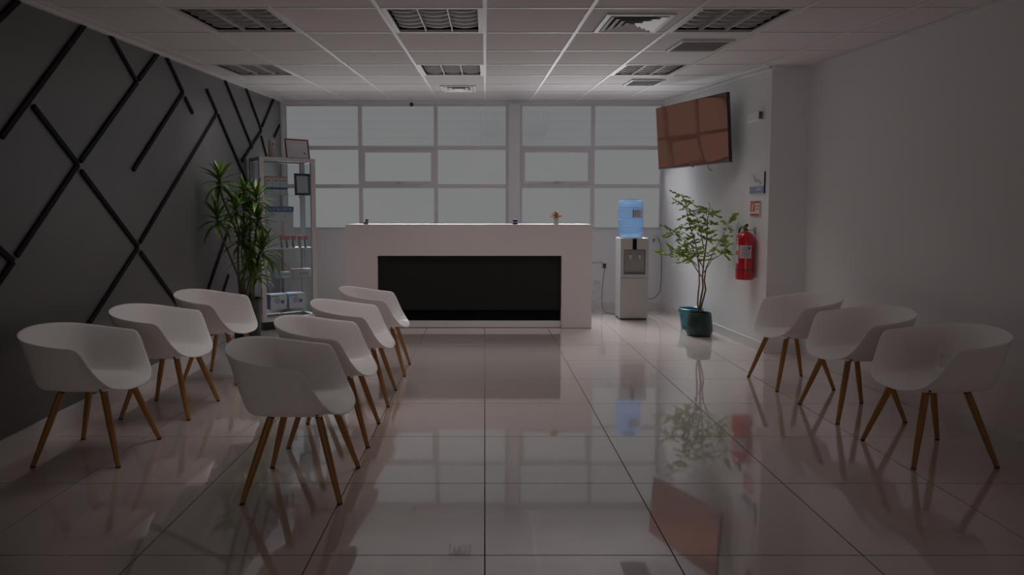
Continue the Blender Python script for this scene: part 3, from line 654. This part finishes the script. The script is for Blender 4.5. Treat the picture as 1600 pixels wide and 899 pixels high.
# third shelf
t = cthing('white_bottle', 'small white spray bottle at the left end of the lower shelf', 'bottle', 0.115, 0.15, SH[2])
MB().lathe([(0.028, 0), (0.03, 0.01), (0.028, 0.07), (0.012, 0.085), (0.012, 0.1), (0.016, 0.1), (0.016, 0.12)], 16).build('bottle', 'paper_white', t, smooth=True)
t = cthing('leaflet_holder', 'tilted clear leaflet holder with pale cards on the lower shelf', 'holder', 0.20, 0.14, SH[2])
MB().quad_box([(0, 0, 0), (0.06, 0, 0), (0.06, 0.03, 0), (0, 0.03, 0), (-0.02, 0.05, 0.11), (0.04, 0.05, 0.11), (0.04, 0.06, 0.11), (-0.02, 0.06, 0.11)]).build('cards', 'print_paleblue', t)
MB().quad_box([(0, -0.006, 0), (0.064, -0.006, 0), (0.064, -0.003, 0), (0, -0.003, 0), (-0.014, 0.02, 0.07), (0.05, 0.02, 0.07), (0.05, 0.023, 0.07), (-0.014, 0.023, 0.07)]).build('pocket', 'cabinet_glass', t)
t = cthing('small_carton', 'small white carton between the leaflet holder and the long box', 'box', 0.285, 0.15, SH[2])
MB().box(0, 0.09, 0, 0.06, 0, 0.07).build('carton', 'paper_white', t, bevel=0.002); MB().box(0.01, 0.08, -0.001, 0, 0.03, 0.05).build('print', 'print_paleblue', t)
t = cthing('long_box', 'long grey box with an orange edge on the lower shelf', 'box', 0.40, 0.10, SH[2])
MB().box(0, 0.20, 0, 0.10, 0, 0.10).build('carton', 'paper_grey', t, bevel=0.002); MB().box(0, 0.11, -0.001, 0, 0.088, 0.1).build('stripe', 'print_orange', t); MB().box(0.06, 0.17, -0.001, 0, 0.03, 0.07).build('print', 'beige_plastic', t)
for i, (x, l) in enumerate(((0.125, 'left of two white mask boxes with blue ends on the bottom shelf'), (0.335, 'right of two white mask boxes with blue ends on the bottom shelf'))):
    t = cthing('mask_box', l, 'box', x, 0.10, SH[3], 'mask boxes on the bottom shelf')
    MB().box(0, 0.185, 0, 0.16, 0, 0.17).build('carton', 'paper_white', t, bevel=0.002)
    MB().box(-0.0012, 0, 0.004, 0.156, 0.003, 0.167).build('end_print', 'print_teal', t)
    MB().box(0.004, 0.181, 0.004, 0.156, 0.17, 0.171).build('lid_print', 'print_paleblue', t)
    MB().lathe([(0.036, 0), (0.036, 0.001)], 20).build('mask_picture', 'print_paleblue', t, (0.075, 0.0, 0.10), (R(90), 0, 0))
    MB().lathe([(0.022, 0), (0.022, 0.001)], 20).build('emblem', 'print_lilac', t, (0.135, -0.0006, 0.085), (R(90), 0, 0))
    MB().box(0.01, 0.10, -0.001, 0, 0.145, 0.152).build('text_line', 'print_dark', t)

# ------------------------------------------------------------------ tall dracaena
dr = thing('potted_dracaena', 'tall dracaena with spiky green leaf crowns in a black pot', 'plant', (-2.36, 6.75, 0))
MB().lathe([(0.10, 0), (0.125, 0.02), (0.14, 0.40), (0.15, 0.42), (0.15, 0.44), (0.135, 0.44), (0.128, 0.39), (0.10, 0.385)], 28).build('pot', 'pot_black', dr, smooth=True)
MB().lathe([(0.127, 0.375), (0.127, 0.392), (0.05, 0.40)], 24).build('soil', 'soil', dr, smooth=True)
def leaf_mesh(L, W, droop, n=5):
    m = MB(); pts = []
    for i in range(n + 1):
        u = i / n; wv = W * math.sin(PI * min(1, (u * 0.86 + 0.14))) ** 0.8 if i < n else 0.0006
        x = L * u * (1 - 0.12 * droop * u * u); z = 0.10 * L * u - droop * L * 0.62 * u * u
        pts.append((x, wv / 2, z))
    for (x, h, z) in pts:
        m.v += [(x, -h, z + h * 0.35), (x, 0, z), (x, h, z + h * 0.35)]
    for i in range(n):
        a = 3 * i
        m.f += [(a, a + 1, a + 4, a + 3), (a + 1, a + 2, a + 5, a + 4)]
    return m.mesh('leaf', 'leaf_dracaena', True)
LM = [leaf_mesh(0.23, 0.036, 0.3), leaf_mesh(0.25, 0.038, 0.6), leaf_mesh(0.23, 0.036, 0.9), leaf_mesh(0.19, 0.032, 0.15)]
# crown centres (relative to the pot foot): x, y, z, lean
crowns = [(-0.080, -0.42, 1.58, 1.0), (-0.095, -0.46, 1.24, 0.95), (0.045, -0.15, 1.47, 0.8), (0.155, -0.12, 1.43, 0.95), (0.17, -0.12, 1.22, 0.85), (0.055, -0.20, 1.05, 0.9), (0.225, -0.18, 0.94, 1.05), (0.185, -0.22, 0.72, 0.8), (0.08, -0.10, 1.30, 0.75), (0.03, -0.32, 1.34, 0.8), (0.13, -0.24, 0.86, 0.85)]
for ci, (x, y, z, s) in enumerate(crowns):
    a0 = random.uniform(0, 6); bx, by = 0.07 * math.cos(ci * 2.4), 0.07 * math.sin(ci * 2.4)
    pts = [(bx, by, 0.38)] + [(bx + (x - bx) * u ** 1.3 + 0.02 * math.sin(5 * u + ci), by + (y - by) * u ** 1.5 + 0.015 * math.cos(4 * u + ci), 0.38 + (z - 0.02 - 0.38) * u) for u in (0.25, 0.5, 0.75, 0.9)] + [(x, y, z)]
    MB().tube(pts, [0.012, 0.011, 0.010, 0.009, 0.009, 0.006], 7).build('cane', 'cane', dr, smooth=True)
    n = 27
    for i in range(n):
        u = i / n; az = (a0 + i * 2.399) % (2 * PI); pitch = R(68 - 88 * u ** 0.7 + random.uniform(-10, 10)); li = 3 if u < .2 else (0 if u < .5 else (1 if u < .8 else 2))
        k = s * random.uniform(0.95, 1.2)
        # leaves that would press into the wall turn aside along it
        reach = 0.25 * k * max(0.3, math.cos(pitch)); lim = (-2.36 + x) - (lx(6.75 + y) + 0.03); lim = max(lim, 0.02)
        turn = 1 if az < PI else -1
        for _ in range(40):
            if -math.cos(az) * reach <= lim: break
            az -= 0.06 * turn
        o = inst('leaf', LM[li], dr, (x, y, z + 0.035 - 0.11 * u), (0, -pitch, az)); o.scale = (k, k, k)

# ------------------------------------------------------------------ ficus in green pot, empty teal pot
fc = thing('potted_ficus', 'slender small leaved tree in a dark green rounded pot', 'plant', (2.255, 7.136, 0))
MB().lathe([(0.10, 0.0), (0.125, 0.012), (0.137, 0.05), (0.132, 0.12), (0.118, 0.235), (0.112, 0.243), (0.106, 0.235), (0.108, 0.20)], 32).build('pot', 'pot_green', fc, smooth=True)
MB().lathe([(0.110, 0.19), (0.110, 0.205), (0.04, 0.212)], 24).build('soil', 'soil', fc, smooth=True)
tk = MB(); lv = MB()
def leafy(p, d, L):
    p = Vector(p); d = Vector(d).normalized(); sd = d.cross(Vector((random.uniform(-1, 1), random.uniform(-1, 1), random.uniform(-.4, 1)))).normalized() * L * 0.27
    up = d.cross(sd).normalized() * L * 0.06
    n = len(lv.v); lv.v += [tuple(p), tuple(p + d * L * 0.3 + sd * 0.85 + up), tuple(p + d * L * 0.62 + sd * 0.8 + up), tuple(p + d * L), tuple(p + d * L * 0.62 - sd * 0.8 + up), tuple(p + d * L * 0.3 - sd * 0.85 + up), tuple(p + d * L * 0.45)]
    lv.f += [(n, n + 1, n + 6), (n + 1, n + 2, n + 6), (n + 2, n + 3, n + 6), (n + 3, n + 4, n + 6), (n + 4, n + 5, n + 6), (n + 5, n, n + 6)]
def branch(pts, r0, r1, nleaf, twigs):
    pts = [Vector(p) for p in pts]; k = len(pts)
    dense = []
    for i in range(k - 1):
        for q in range(4): dense.append(pts[i].lerp(pts[i + 1], q / 4))
    dense.append(pts[-1]); N = len(dense)
    tk.tube(dense, [r0 + (r1 - r0) * i / (N - 1) for i in range(N)], 6)
    def at(u): f = u * (N - 1); i = min(int(f), N - 2); return dense[i].lerp(dense[i + 1], f - i)
    for t in range(int(twigs * 1.7)):
        u = random.uniform(0.30, 1.0); p = at(u); az = random.uniform(0, 2 * PI); L = random.uniform(0.07, 0.16)
        d = Vector((math.cos(az), math.sin(az) * 0.8, random.uniform(-0.5, 0.9))).normalized()
        e = p + d * L + Vector((0, 0, -0.015)); 
        e.x = min(e.x, 0.20 + 0.0)
        tk.tube([p, p.lerp(e, .5) + Vector((0, 0, .01)), e], [r1 * 0.8, r1 * 0.6, 0.0008], 4)
        for q in range(9):
            pp = p.lerp(e, 0.15 + 0.85 * q / 8); s = 1 if q % 2 else -1
            dd = d + Vector((-d.y, d.x, 0)) * s * random.uniform(0.5, 1.1) + Vector((0, 0, random.uniform(-.7, .3)))
            leafy(pp, dd, random.uniform(0.030, 0.050))
    for q in range(nleaf):
        p = at(random.uniform(0.45, 1)); az = random.uniform(0, 6.28); leafy(p, (math.cos(az), math.sin(az), random.uniform(-.5, .5)), random.uniform(0.03, 0.05))
tkb = MB().tube([(0.0, 0, 0.2), (-0.004, 0, 0.27), (0.012, 0.005, 0.38), (0.03, 0, 0.50), (0.02, -0.005, 0.62), (0.035, 0, 0.8)], [0.012, 0.011, 0.010, 0.009, 0.008, 0.007], 8)
tkb.tube([(0.0, -0.01, 0.2), (-0.026, -0.01, 0.33), (-0.022, -0.012, 0.45), (-0.012, -0.01, 0.55), (-0.02, -0.01, 0.75)], [0.009, 0.008, 0.008, 0.007, 0.006], 8)
tkb.tube([(0.01, 0.01, 0.26), (0.045, 0.012, 0.40), (0.062, 0.01, 0.48), (0.045, 0.01, 0.58), (0.06, 0.0, 0.72)], [0.010, 0.009, 0.009, 0.008, 0.006], 8)
tkb.build('trunk', 'bark', fc, smooth=True)
branch([(0.035, 0, 0.8), (0.055, -0.01, 1.0), (0.06, 0.0, 1.2), (0.085, 0, 1.38)], 0.009, 0.002, 12, 13)
branch([(-0.02, -0.01, 0.72), (-0.06, -0.02, 0.95), (-0.12, 0.0, 1.15), (-0.18, 0, 1.40), (-0.22, 0, 1.48)], 0.007, 0.0016, 8, 14)
branch([(0.01, 0, 0.62), (-0.12, -0.03, 0.80), (-0.25, -0.02, 0.90), (-0.36, 0, 0.84)], 0.006, 0.0015, 8, 14)
branch([(0.0, -0.01, 0.75), (-0.10, 0.02, 0.95), (-0.24, 0.02, 1.06), (-0.36, -0.02, 1.14)], 0.006, 0.0015, 8, 11)
branch([(0.06, 0, 0.72), (0.10, -0.15, 0.92), (0.13, -0.3, 1.08), (0.17, -0.42, 1.25)], 0.005, 0.0015, 6, 9)
branch([(0.035, 0, 0.66), (0.09, -0.08, 0.80), (0.15, -0.18, 0.86), (0.18, -0.26, 0.98)], 0.005, 0.0015, 5, 6)
branch([(0.03, 0, 0.9), (0.0, 0.03, 1.1), (-0.06, 0.05, 1.3)], 0.006, 0.0015, 8, 9)
branch([(0.02, 0, 0.72), (-0.06, -0.08, 0.86), (-0.16, -0.12, 0.92)], 0.005, 0.0015, 10, 10)
tk.build('branches', 'bark', fc, smooth=True)
lo = lv.build('foliage', 'leaf_ficus', fc); lo['kind'] = 'stuff'
tp_ = thing('flower_pot', 'teal glazed flower pot standing behind the green potted tree', 'pot', (2.31, 7.62, 0))
MB().lathe([(0.095, 0.0), (0.105, 0.015), (0.122, 0.15), (0.126, 0.175), (0.137, 0.18), (0.139, 0.218), (0.132, 0.222), (0.122, 0.215), (0.118, 0.17)], 36).build('pot', 'pot_teal', tp_, smooth=True)
MB().lathe([(0.118, 0.15), (0.118, 0.165), (0.03, 0.168)], 24).build('soil', 'soil', tp_, smooth=True)

# ------------------------------------------------------------------ water cooler
wc = thing('water_cooler', 'silver floor standing water cooler between desk and potted tree', 'water cooler', (1.795, 8.187, 0))
hw = 0.168
MB().box(-hw, hw, 0.012, 0.33, 0.015, 0.985).build('cabinet', 'cooler_side', wc, bevel=0.006)
MB().box(-hw, hw, -0.002, 0.012, 0.03, 0.505).build('lower_door', 'cooler_silver', wc, bevel=0.003)
MB().box(-hw, -0.125, -0.002, 0.012, 0.513, 0.975).box(0.125, hw, -0.002, 0.012, 0.513, 0.975).box(-0.125, 0.125, -0.002, 0.012, 0.845, 0.975).box(-0.125, 0.125, -0.002, 0.012, 0.513, 0.555).build('upper_front', 'cooler_silver', wc)
MB().box(-0.125, 0.125, 0.008, 0.0125, 0.555, 0.845).build('tap_recess', 'cooler_recess', wc)
MB().box(-0.129, -0.122, -0.004, 0.010, 0.551, 0.849).box(0.122, 0.129, -0.004, 0.010, 0.551, 0.849).box(-0.122, 0.122, -0.004, 0.010, 0.551, 0.557).box(-0.122, 0.122, -0.004, 0.010, 0.843, 0.849).build('recess_frame', 'grey_metal', wc)
MB().box(-0.026, 0.022, -0.006, -0.002, 0.85, 0.978).build('indicator_panel', 'desk_kick', wc)
for x, m_ in ((-0.055, 'print_red'), (0.055, 'print_blue')):
    tpp = MB().box(x - 0.012, x + 0.012, -0.03, 0.008, 0.76, 0.785).build('tap', 'cooler_side', wc, bevel=0.003)
    MB().tube([(x, -0.022, 0.76), (x, -0.022, 0.735)], 0.008, 10).build('spout', 'cooler_side', tpp, smooth=True)
    MB().box(x - 0.010, x + 0.010, -0.034, -0.012, 0.785, 0.797).build('lever', m_, tpp)
MB().box(-0.11, 0.11, -0.012, 0.008, 0.560, 0.572).build('drip_tray', 'grey_metal', wc)
MB().lathe([(0.14, 0.985), (0.14, 0.998), (0.11, 1.004)], 32, (-0.02, 0.16, 0)).build('collar', 'cooler_side', wc, smooth=True)
MB().box(-hw + 0.01, hw - 0.01, 0.02, 0.32, 0.0, 0.015).build('base', 'black_plastic', wc)
wbt = thing('water_bottle', 'large pale blue water bottle upside down on the cooler', 'bottle', (1.775, 8.347, 1.004))
prof = [(0.04, 0.0), (0.105, 0.006), (0.142, 0.03), (0.150, 0.055), (0.150, 0.115), (0.144, 0.122), (0.144, 0.128), (0.150, 0.135), (0.150, 0.20), (0.144, 0.207), (0.144, 0.213), (0.150, 0.22), (0.150, 0.33), (0.144, 0.337), (0.144, 0.343), (0.150, 0.35), (0.150, 0.405), (0.138, 0.432), (0.115, 0.44), (0.05, 0.432)]
MB().lathe(prof, 40).build('bottle_body', 'bottle_blue', wbt, smooth=True)
MB().lathe([(0.05, 0.425), (0.108, 0.442), (0.108, 0.446), (0.03, 0.432)], 32).build('bottom_rim', 'print_lilac', wbt, smooth=True)
lbm = MB()
for i in range(8):
    a0, a1 = R(-92 + i * 7), R(-92 + (i + 1) * 7); r0, r1 = 0.1505, 0.1515
    lbm.quad_box([(r0 * math.cos(a0), r0 * math.sin(a0), 0.225), (r1 * math.cos(a0), r1 * math.sin(a0), 0.225), (r1 * math.cos(a1), r1 * math.sin(a1), 0.225), (r0 * math.cos(a1), r0 * math.sin(a1), 0.225),
                  (r0 * math.cos(a0), r0 * math.sin(a0), 0.325), (r1 * math.cos(a0), r1 * math.sin(a0), 0.325), (r1 * math.cos(a1), r1 * math.sin(a1), 0.325), (r0 * math.cos(a1), r0 * math.sin(a1), 0.325)])
lb = lbm.build('label', 'paper_grey', wbt)
lbm = MB()
a0, a1 = R(-93), R(-89)
lbm.quad_box([(0.151 * math.cos(a0), 0.151 * math.sin(a0), 0.225), (0.153 * math.cos(a0), 0.153 * math.sin(a0), 0.225), (0.153 * math.cos(a1), 0.153 * math.sin(a1), 0.225), (0.151 * math.cos(a1), 0.151 * math.sin(a1), 0.225),
              (0.151 * math.cos(a0), 0.151 * math.sin(a0), 0.325), (0.153 * math.cos(a0), 0.153 * math.sin(a0), 0.325), (0.153 * math.cos(a1), 0.153 * math.sin(a1), 0.325), (0.151 * math.cos(a1), 0.151 * math.sin(a1), 0.325)])
lbm.build('label_edge', 'print_dark', lb)
for i in range(4):
    a0, a1 = R(-84), R(-52 + 5 * (i % 2)); z = 0.30 - 0.02 * i; mm = MB()
    for q in range(4):
        b0, b1 = a0 + (a1 - a0) * q / 4, a0 + (a1 - a0) * (q + 1) / 4
        mm.quad_box([(0.151 * math.cos(b0), 0.151 * math.sin(b0), z), (0.1522 * math.cos(b0), 0.1522 * math.sin(b0), z), (0.1522 * math.cos(b1), 0.1522 * math.sin(b1), z), (0.151 * math.cos(b1), 0.151 * math.sin(b1), z),
                     (0.151 * math.cos(b0), 0.151 * math.sin(b0), z + .007), (0.1522 * math.cos(b0), 0.1522 * math.sin(b0), z + .007), (0.1522 * math.cos(b1), 0.1522 * math.sin(b1), z + .007), (0.151 * math.cos(b1), 0.151 * math.sin(b1), z + .007)])
    mm.build('text_line', 'print_lilac' if i != 2 else 'print_red', lb)

# sockets and cables on the back wall
def socket(label, x, z, plug):
    t = thing('wall_socket', label, 'socket', (x, 9.17, z))
    MB().box(-0.04, 0.04, -0.010, 0.0, -0.04, 0.04).build('plate', 'base_white', t, bevel=0.003)
    for s in (-0.010, 0.010): MB().tube([(s, -0.0105, 0), (s, -0.0095, 0)], 0.003, 8).build('hole', 'black_plastic', t)
    if plug: MB().box(-0.02, 0.02, -0.05, -0.010, -0.03, 0.03).build('plug', plug, t, bevel=0.004)
    return t
socket('wall socket with a black plug just left of the water cooler', 1.60, 0.58, 'black_plastic')
socket('low white wall socket close to the desk end', 1.50, 0.34, None)
socket('white wall socket right of the water cooler', 2.31, 0.96, None)
tag(MB().tube([(1.60, 9.13, 0.60), (1.55, 9.11, 0.635), (1.47, 9.12, 0.62), (1.40, 9.13, 0.625), (1.30, 9.13, 0.61)], 0.004, 6).build('power_cord', 'cable_grey', smooth=True), 'thin grey cord running from the plug towards the desk', 'cable')
tag(MB().tube([(1.60, 9.10, 0.55), (1.575, 9.07, 0.42), (1.545, 9.0, 0.2), (1.54, 8.9, 0.03), (1.56, 8.75, 0.008), (1.66, 8.6, 0.008)], 0.005, 6).build('power_cord', 'cable_grey', smooth=True), 'dark cord hanging from the black plug to the floor', 'cable')
tag(MB().tube([(1.46, 9.155, 0.37), (1.52, 9.15, 0.375), (1.555, 9.15, 0.33), (1.54, 9.15, 0.26), (1.46, 9.15, 0.21), (1.36, 9.15, 0.19)], 0.003, 6).build('power_cord', 'cable_white', smooth=True), 'pale looped cord below the low wall socket', 'cable')
tag(MB().tube([(1.30, 9.14, 0.09), (1.45, 9.14, 0.10), (1.55, 9.14, 0.15), (1.60, 9.14, 0.19)], 0.003, 6).build('power_cord', 'cable_white', smooth=True), 'pale cord along the baseboard left of the cooler', 'cable')
tag(MB().tube([(2.325, 9.155, 0.95), (2.35, 9.14, 0.86), (2.362, 9.13, 0.65), (2.362, 9.13, 0.40), (2.35, 9.13, 0.24), (2.28, 9.13, 0.15), (2.16, 9.13, 0.125), (2.0, 9.13, 0.12)], 0.005, 6).build('power_cord', 'cable_grey', smooth=True), 'dark cord dropping down the wall right of the cooler', 'cable')
t = thing('cable_plug', 'small dark plug hanging on the wall right of the bottle', 'plug', (2.262, 9.17, 0.93))
MB().tube([(0, 0, 0.0), (0.0, -0.03, 0.0)], 0.012, 10).build('body', 'cable_grey', t, smooth=True)
MB().tube([(0, -0.02, 0), (-0.012, -0.025, -0.035)], 0.006, 8).build('tail', 'cable_grey', t, smooth=True)
# ------------------------------------------------------------------ television
TVR = R(-67.75)
tv = thing('television', 'large black flat television on a wall bracket, reflecting the windows', 'television', (2.165, 7.295, 2.118), TVR); tv.rotation_euler = (R(4.5), 0, TVR)
tw, th = 1.14 / 2, 0.342
MB().box(-tw, tw, 0.0, 0.035, -th, th).build('housing', 'black_plastic', tv, bevel=0.004)
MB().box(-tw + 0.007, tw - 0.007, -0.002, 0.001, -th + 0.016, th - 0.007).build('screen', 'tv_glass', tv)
MB().box(-tw, tw, -0.004, 0.010, -th - 0.004, -th + 0.008).build('bottom_trim', 'steel', tv)
MB().box(0.01, 0.04, -0.006, -0.003, -th - 0.010, -th + 0.002).build('sensor', 'black_plastic', tv)
MB().box(-0.22, 0.22, 0.035, 0.06, -0.2, 0.2).build('back_cover', 'black_plastic', tv, bevel=0.01)
MB().box(-0.03, 0.03, 0.06, 0.21, -0.04, 0.04).box(-0.08, 0.08, 0.06, 0.075, -0.1, 0.1).build('wall_bracket', 'black_plastic', tv)
MB().tube([(0.20, 0.04, -th + 0.02), (0.20, 0.05, -th - 0.03), (0.215, 0.06, -th - 0.055), (0.235, 0.07, -th - 0.06)], 0.004, 6).build('loose_cable', 'cable_grey', tv, smooth=True)

# ------------------------------------------------------------------ right rear wall: extinguisher, signs, emergency light
WR = math.atan2(6.2 - 9.17, 2.561 - 2.379)      # wall direction (towards the camera)
def rwx(y): return 2.379 + (9.17 - y) * (2.561 - 2.379) / (9.17 - 6.2)
def on_wall(name, label, cat, y, z, group=None):  # local x towards the camera, local -y out into the room
    return thing(name, label, cat, (rwx(y), y, z), WR, group)
ex = thing('fire_extinguisher', 'red fire extinguisher hanging on the white wall beside the corner', 'extinguisher', (rwx(6.45) - 0.092, 6.45, 0.655), WR)
MB().lathe([(0.074, 0.0), (0.080, 0.004), (0.080, 0.385), (0.076, 0.41), (0.060, 0.435), (0.035, 0.45), (0.018, 0.455)], 36).build('cylinder', 'ext_red', ex, smooth=True)
MB().lathe([(0.0815, 0.088), (0.083, 0.092), (0.083, 0.098), (0.0815, 0.102)], 36).build('band', 'frame_red', ex, smooth=True)
vl = MB().lathe([(0.020, 0.452), (0.020, 0.475), (0.014, 0.48), (0.014, 0.505)], 16).build('valve', 'brass', ex, smooth=True)
MB().bar((0.0, 0, 0.500), (0.075, -0.02, 0.522), (0, 0, 1), 0.018, 0.004).bar((0.070, -0.02, 0.518), (0.085, -0.02, 0.50), (0, 0, 1), 0.018, 0.004).bar((0, 0, 0.500), (-0.035, 0.01, 0.512), (0, 0, 1), 0.016, 0.004).build('squeeze_lever', 'black_plastic', vl)
MB().bar((0.0, 0, 0.485), (0.085, -0.02, 0.462), (0, 0, 1), 0.018, 0.004).build('carry_handle', 'black_plastic', vl)
MB().lathe([(0.013, 0), (0.013, 0.012)], 14).build('gauge', 'steel', vl, (-0.012, -0.016, 0.485), (R(90), 0, 0))
MB().tube([(-0.012, 0, 0.488), (-0.05, -0.01, 0.497), (-0.085, -0.02, 0.47), (-0.10, -0.02, 0.40), (-0.104, -0.02, 0.30), (-0.100, -0.02, 0.22)], [0.009, 0.009, 0.009, 0.009, 0.009, 0.011], 10).build('hose', 'black_plastic', ex, smooth=True)
def wrap(name, m_, a0, a1, z0, z1, r, par, n=8):
    mm = MB()
    for q in range(n):
        b0, b1 = R(a0 + (a1 - a0) * q / n), R(a0 + (a1 - a0) * (q + 1) / n); r0, r1 = r, r + 0.0012
        P = [(r0 * math.cos(b0), r0 * math.sin(b0)), (r1 * math.cos(b0), r1 * math.sin(b0)), (r1 * math.cos(b1), r1 * math.sin(b1)), (r0 * math.cos(b1), r0 * math.sin(b1))]
        mm.quad_box([(*p, z0) for p in P] + [(*p, z1) for p in P])
    return mm.build(name, m_, par)
# local angle of the camera direction is about -25 deg (towards +x, -y)
lab_ = wrap('label', 'paper_grey', -60, 20, 0.205, 0.325, 0.0803, ex, 12)
for i in range(6): wrap('text_line', 'print_red' if i % 3 == 2 else 'print_dark', -52, (-2 if i < 2 else 12), 0.300 - i * 0.016, 0.303 - i * 0.016, 0.0816, lab_, 8)
wrap('pictogram', 'print_dark', -2, 8, 0.285, 0.312, 0.0816, lab_, 3)
l2 = wrap('label', 'paper_grey', -100, -68, 0.155, 0.33, 0.0803, ex, 6); wrap('print', 'print_orange', -98, -72, 0.235, 0.275, 0.0816, l2, 5)
wrap('letters', 'paper_white', -88, -74, 0.335, 0.345, 0.0803, ex, 3); wrap('letters', 'paper_white', -88, -74, 0.352, 0.368, 0.0803, ex, 3); wrap('letters', 'paper_white', -88, -74, 0.378, 0.392, 0.0803, ex, 3)
MB().box(-0.012, 0.012, 0.015, 0.09, 0.458, 0.47).box(-0.02, 0.02, 0.086, 0.09, 0.44, 0.49).build('wall_hook', 'steel', ex)
sg = on_wall('safety_sign', 'white and blue rectangular sign above the red sign', 'sign', 6.42, 1.56)
MB().box(-0.145, 0.145, -0.012, 0.0, -0.10, 0.10).build('panel', 'paper_white', sg)
MB().box(-0.143, 0.143, -0.0135, -0.012, -0.095, -0.03).build('blue_band', 'print_slate', sg)
MB().tube([(-0.05, -0.0135, 0.05), (-0.02, -0.0135, 0.02), (0.03, -0.0135, 0.03), (0.08, -0.0135, -0.005)], 0.010, 6).sphere((-0.055, -0.0135, 0.072), (0.014, 0.002, 0.014), 10, 6).build('pictogram', 'print_paleblue', sg)
MB().box(0.0, 0.10, -0.0145, -0.0135, -0.05, -0.043).box(-0.02, 0.08, -0.0145, -0.0135, -0.068, -0.061).build('text_line', 'paper_white', sg)
MB().box(0.145, 0.150, -0.014, 0.0, -0.10, 0.10).build('edge', 'print_dark', sg)
sg = on_wall('safety_sign', 'small red and white fire sign just above the extinguisher', 'sign', 6.44, 1.325)
MB().box(-0.105, 0.105, -0.012, 0.0, -0.072, 0.072).build('panel', 'paper_white', sg)
MB().box(-0.100, 0.0, -0.0135, -0.012, -0.03, 0.045).build('red_field', 'print_orange', sg)
MB().box(-0.1, 0.1, -0.0135, -0.012, 0.05, 0.068).box(-0.1, 0.08, -0.0135, -0.012, -0.068, -0.05).box(0.092, 0.102, -0.0135, -0.012, -0.068, 0.05).build('red_border', 'print_red', sg)
MB().box(-0.065, -0.045, -0.0145, -0.0135, -0.022, 0.025).box(-0.06, -0.02, -0.0145, -0.0135, 0.025, 0.032).build('pictogram', 'paper_white', sg)
MB().box(0.02, 0.08, -0.0135, -0.012, 0.015, 0.025).box(0.02, 0.07, -0.0135, -0.012, -0.01, -0.002).build('text_line', 'print_red', sg)
em = on_wall('emergency_light', 'slim white emergency light high on the wall beside the corner', 'light', 6.46, 2.18)
MB().box(-0.13, 0.11, -0.05, 0.0, -0.045, 0.035).build('housing', 'emergency_white', em, bevel=0.008)
MB().box(0.110, 0.114, -0.042, -0.010, -0.036, 0.028).build('end_cap', 'grey_metal', em)
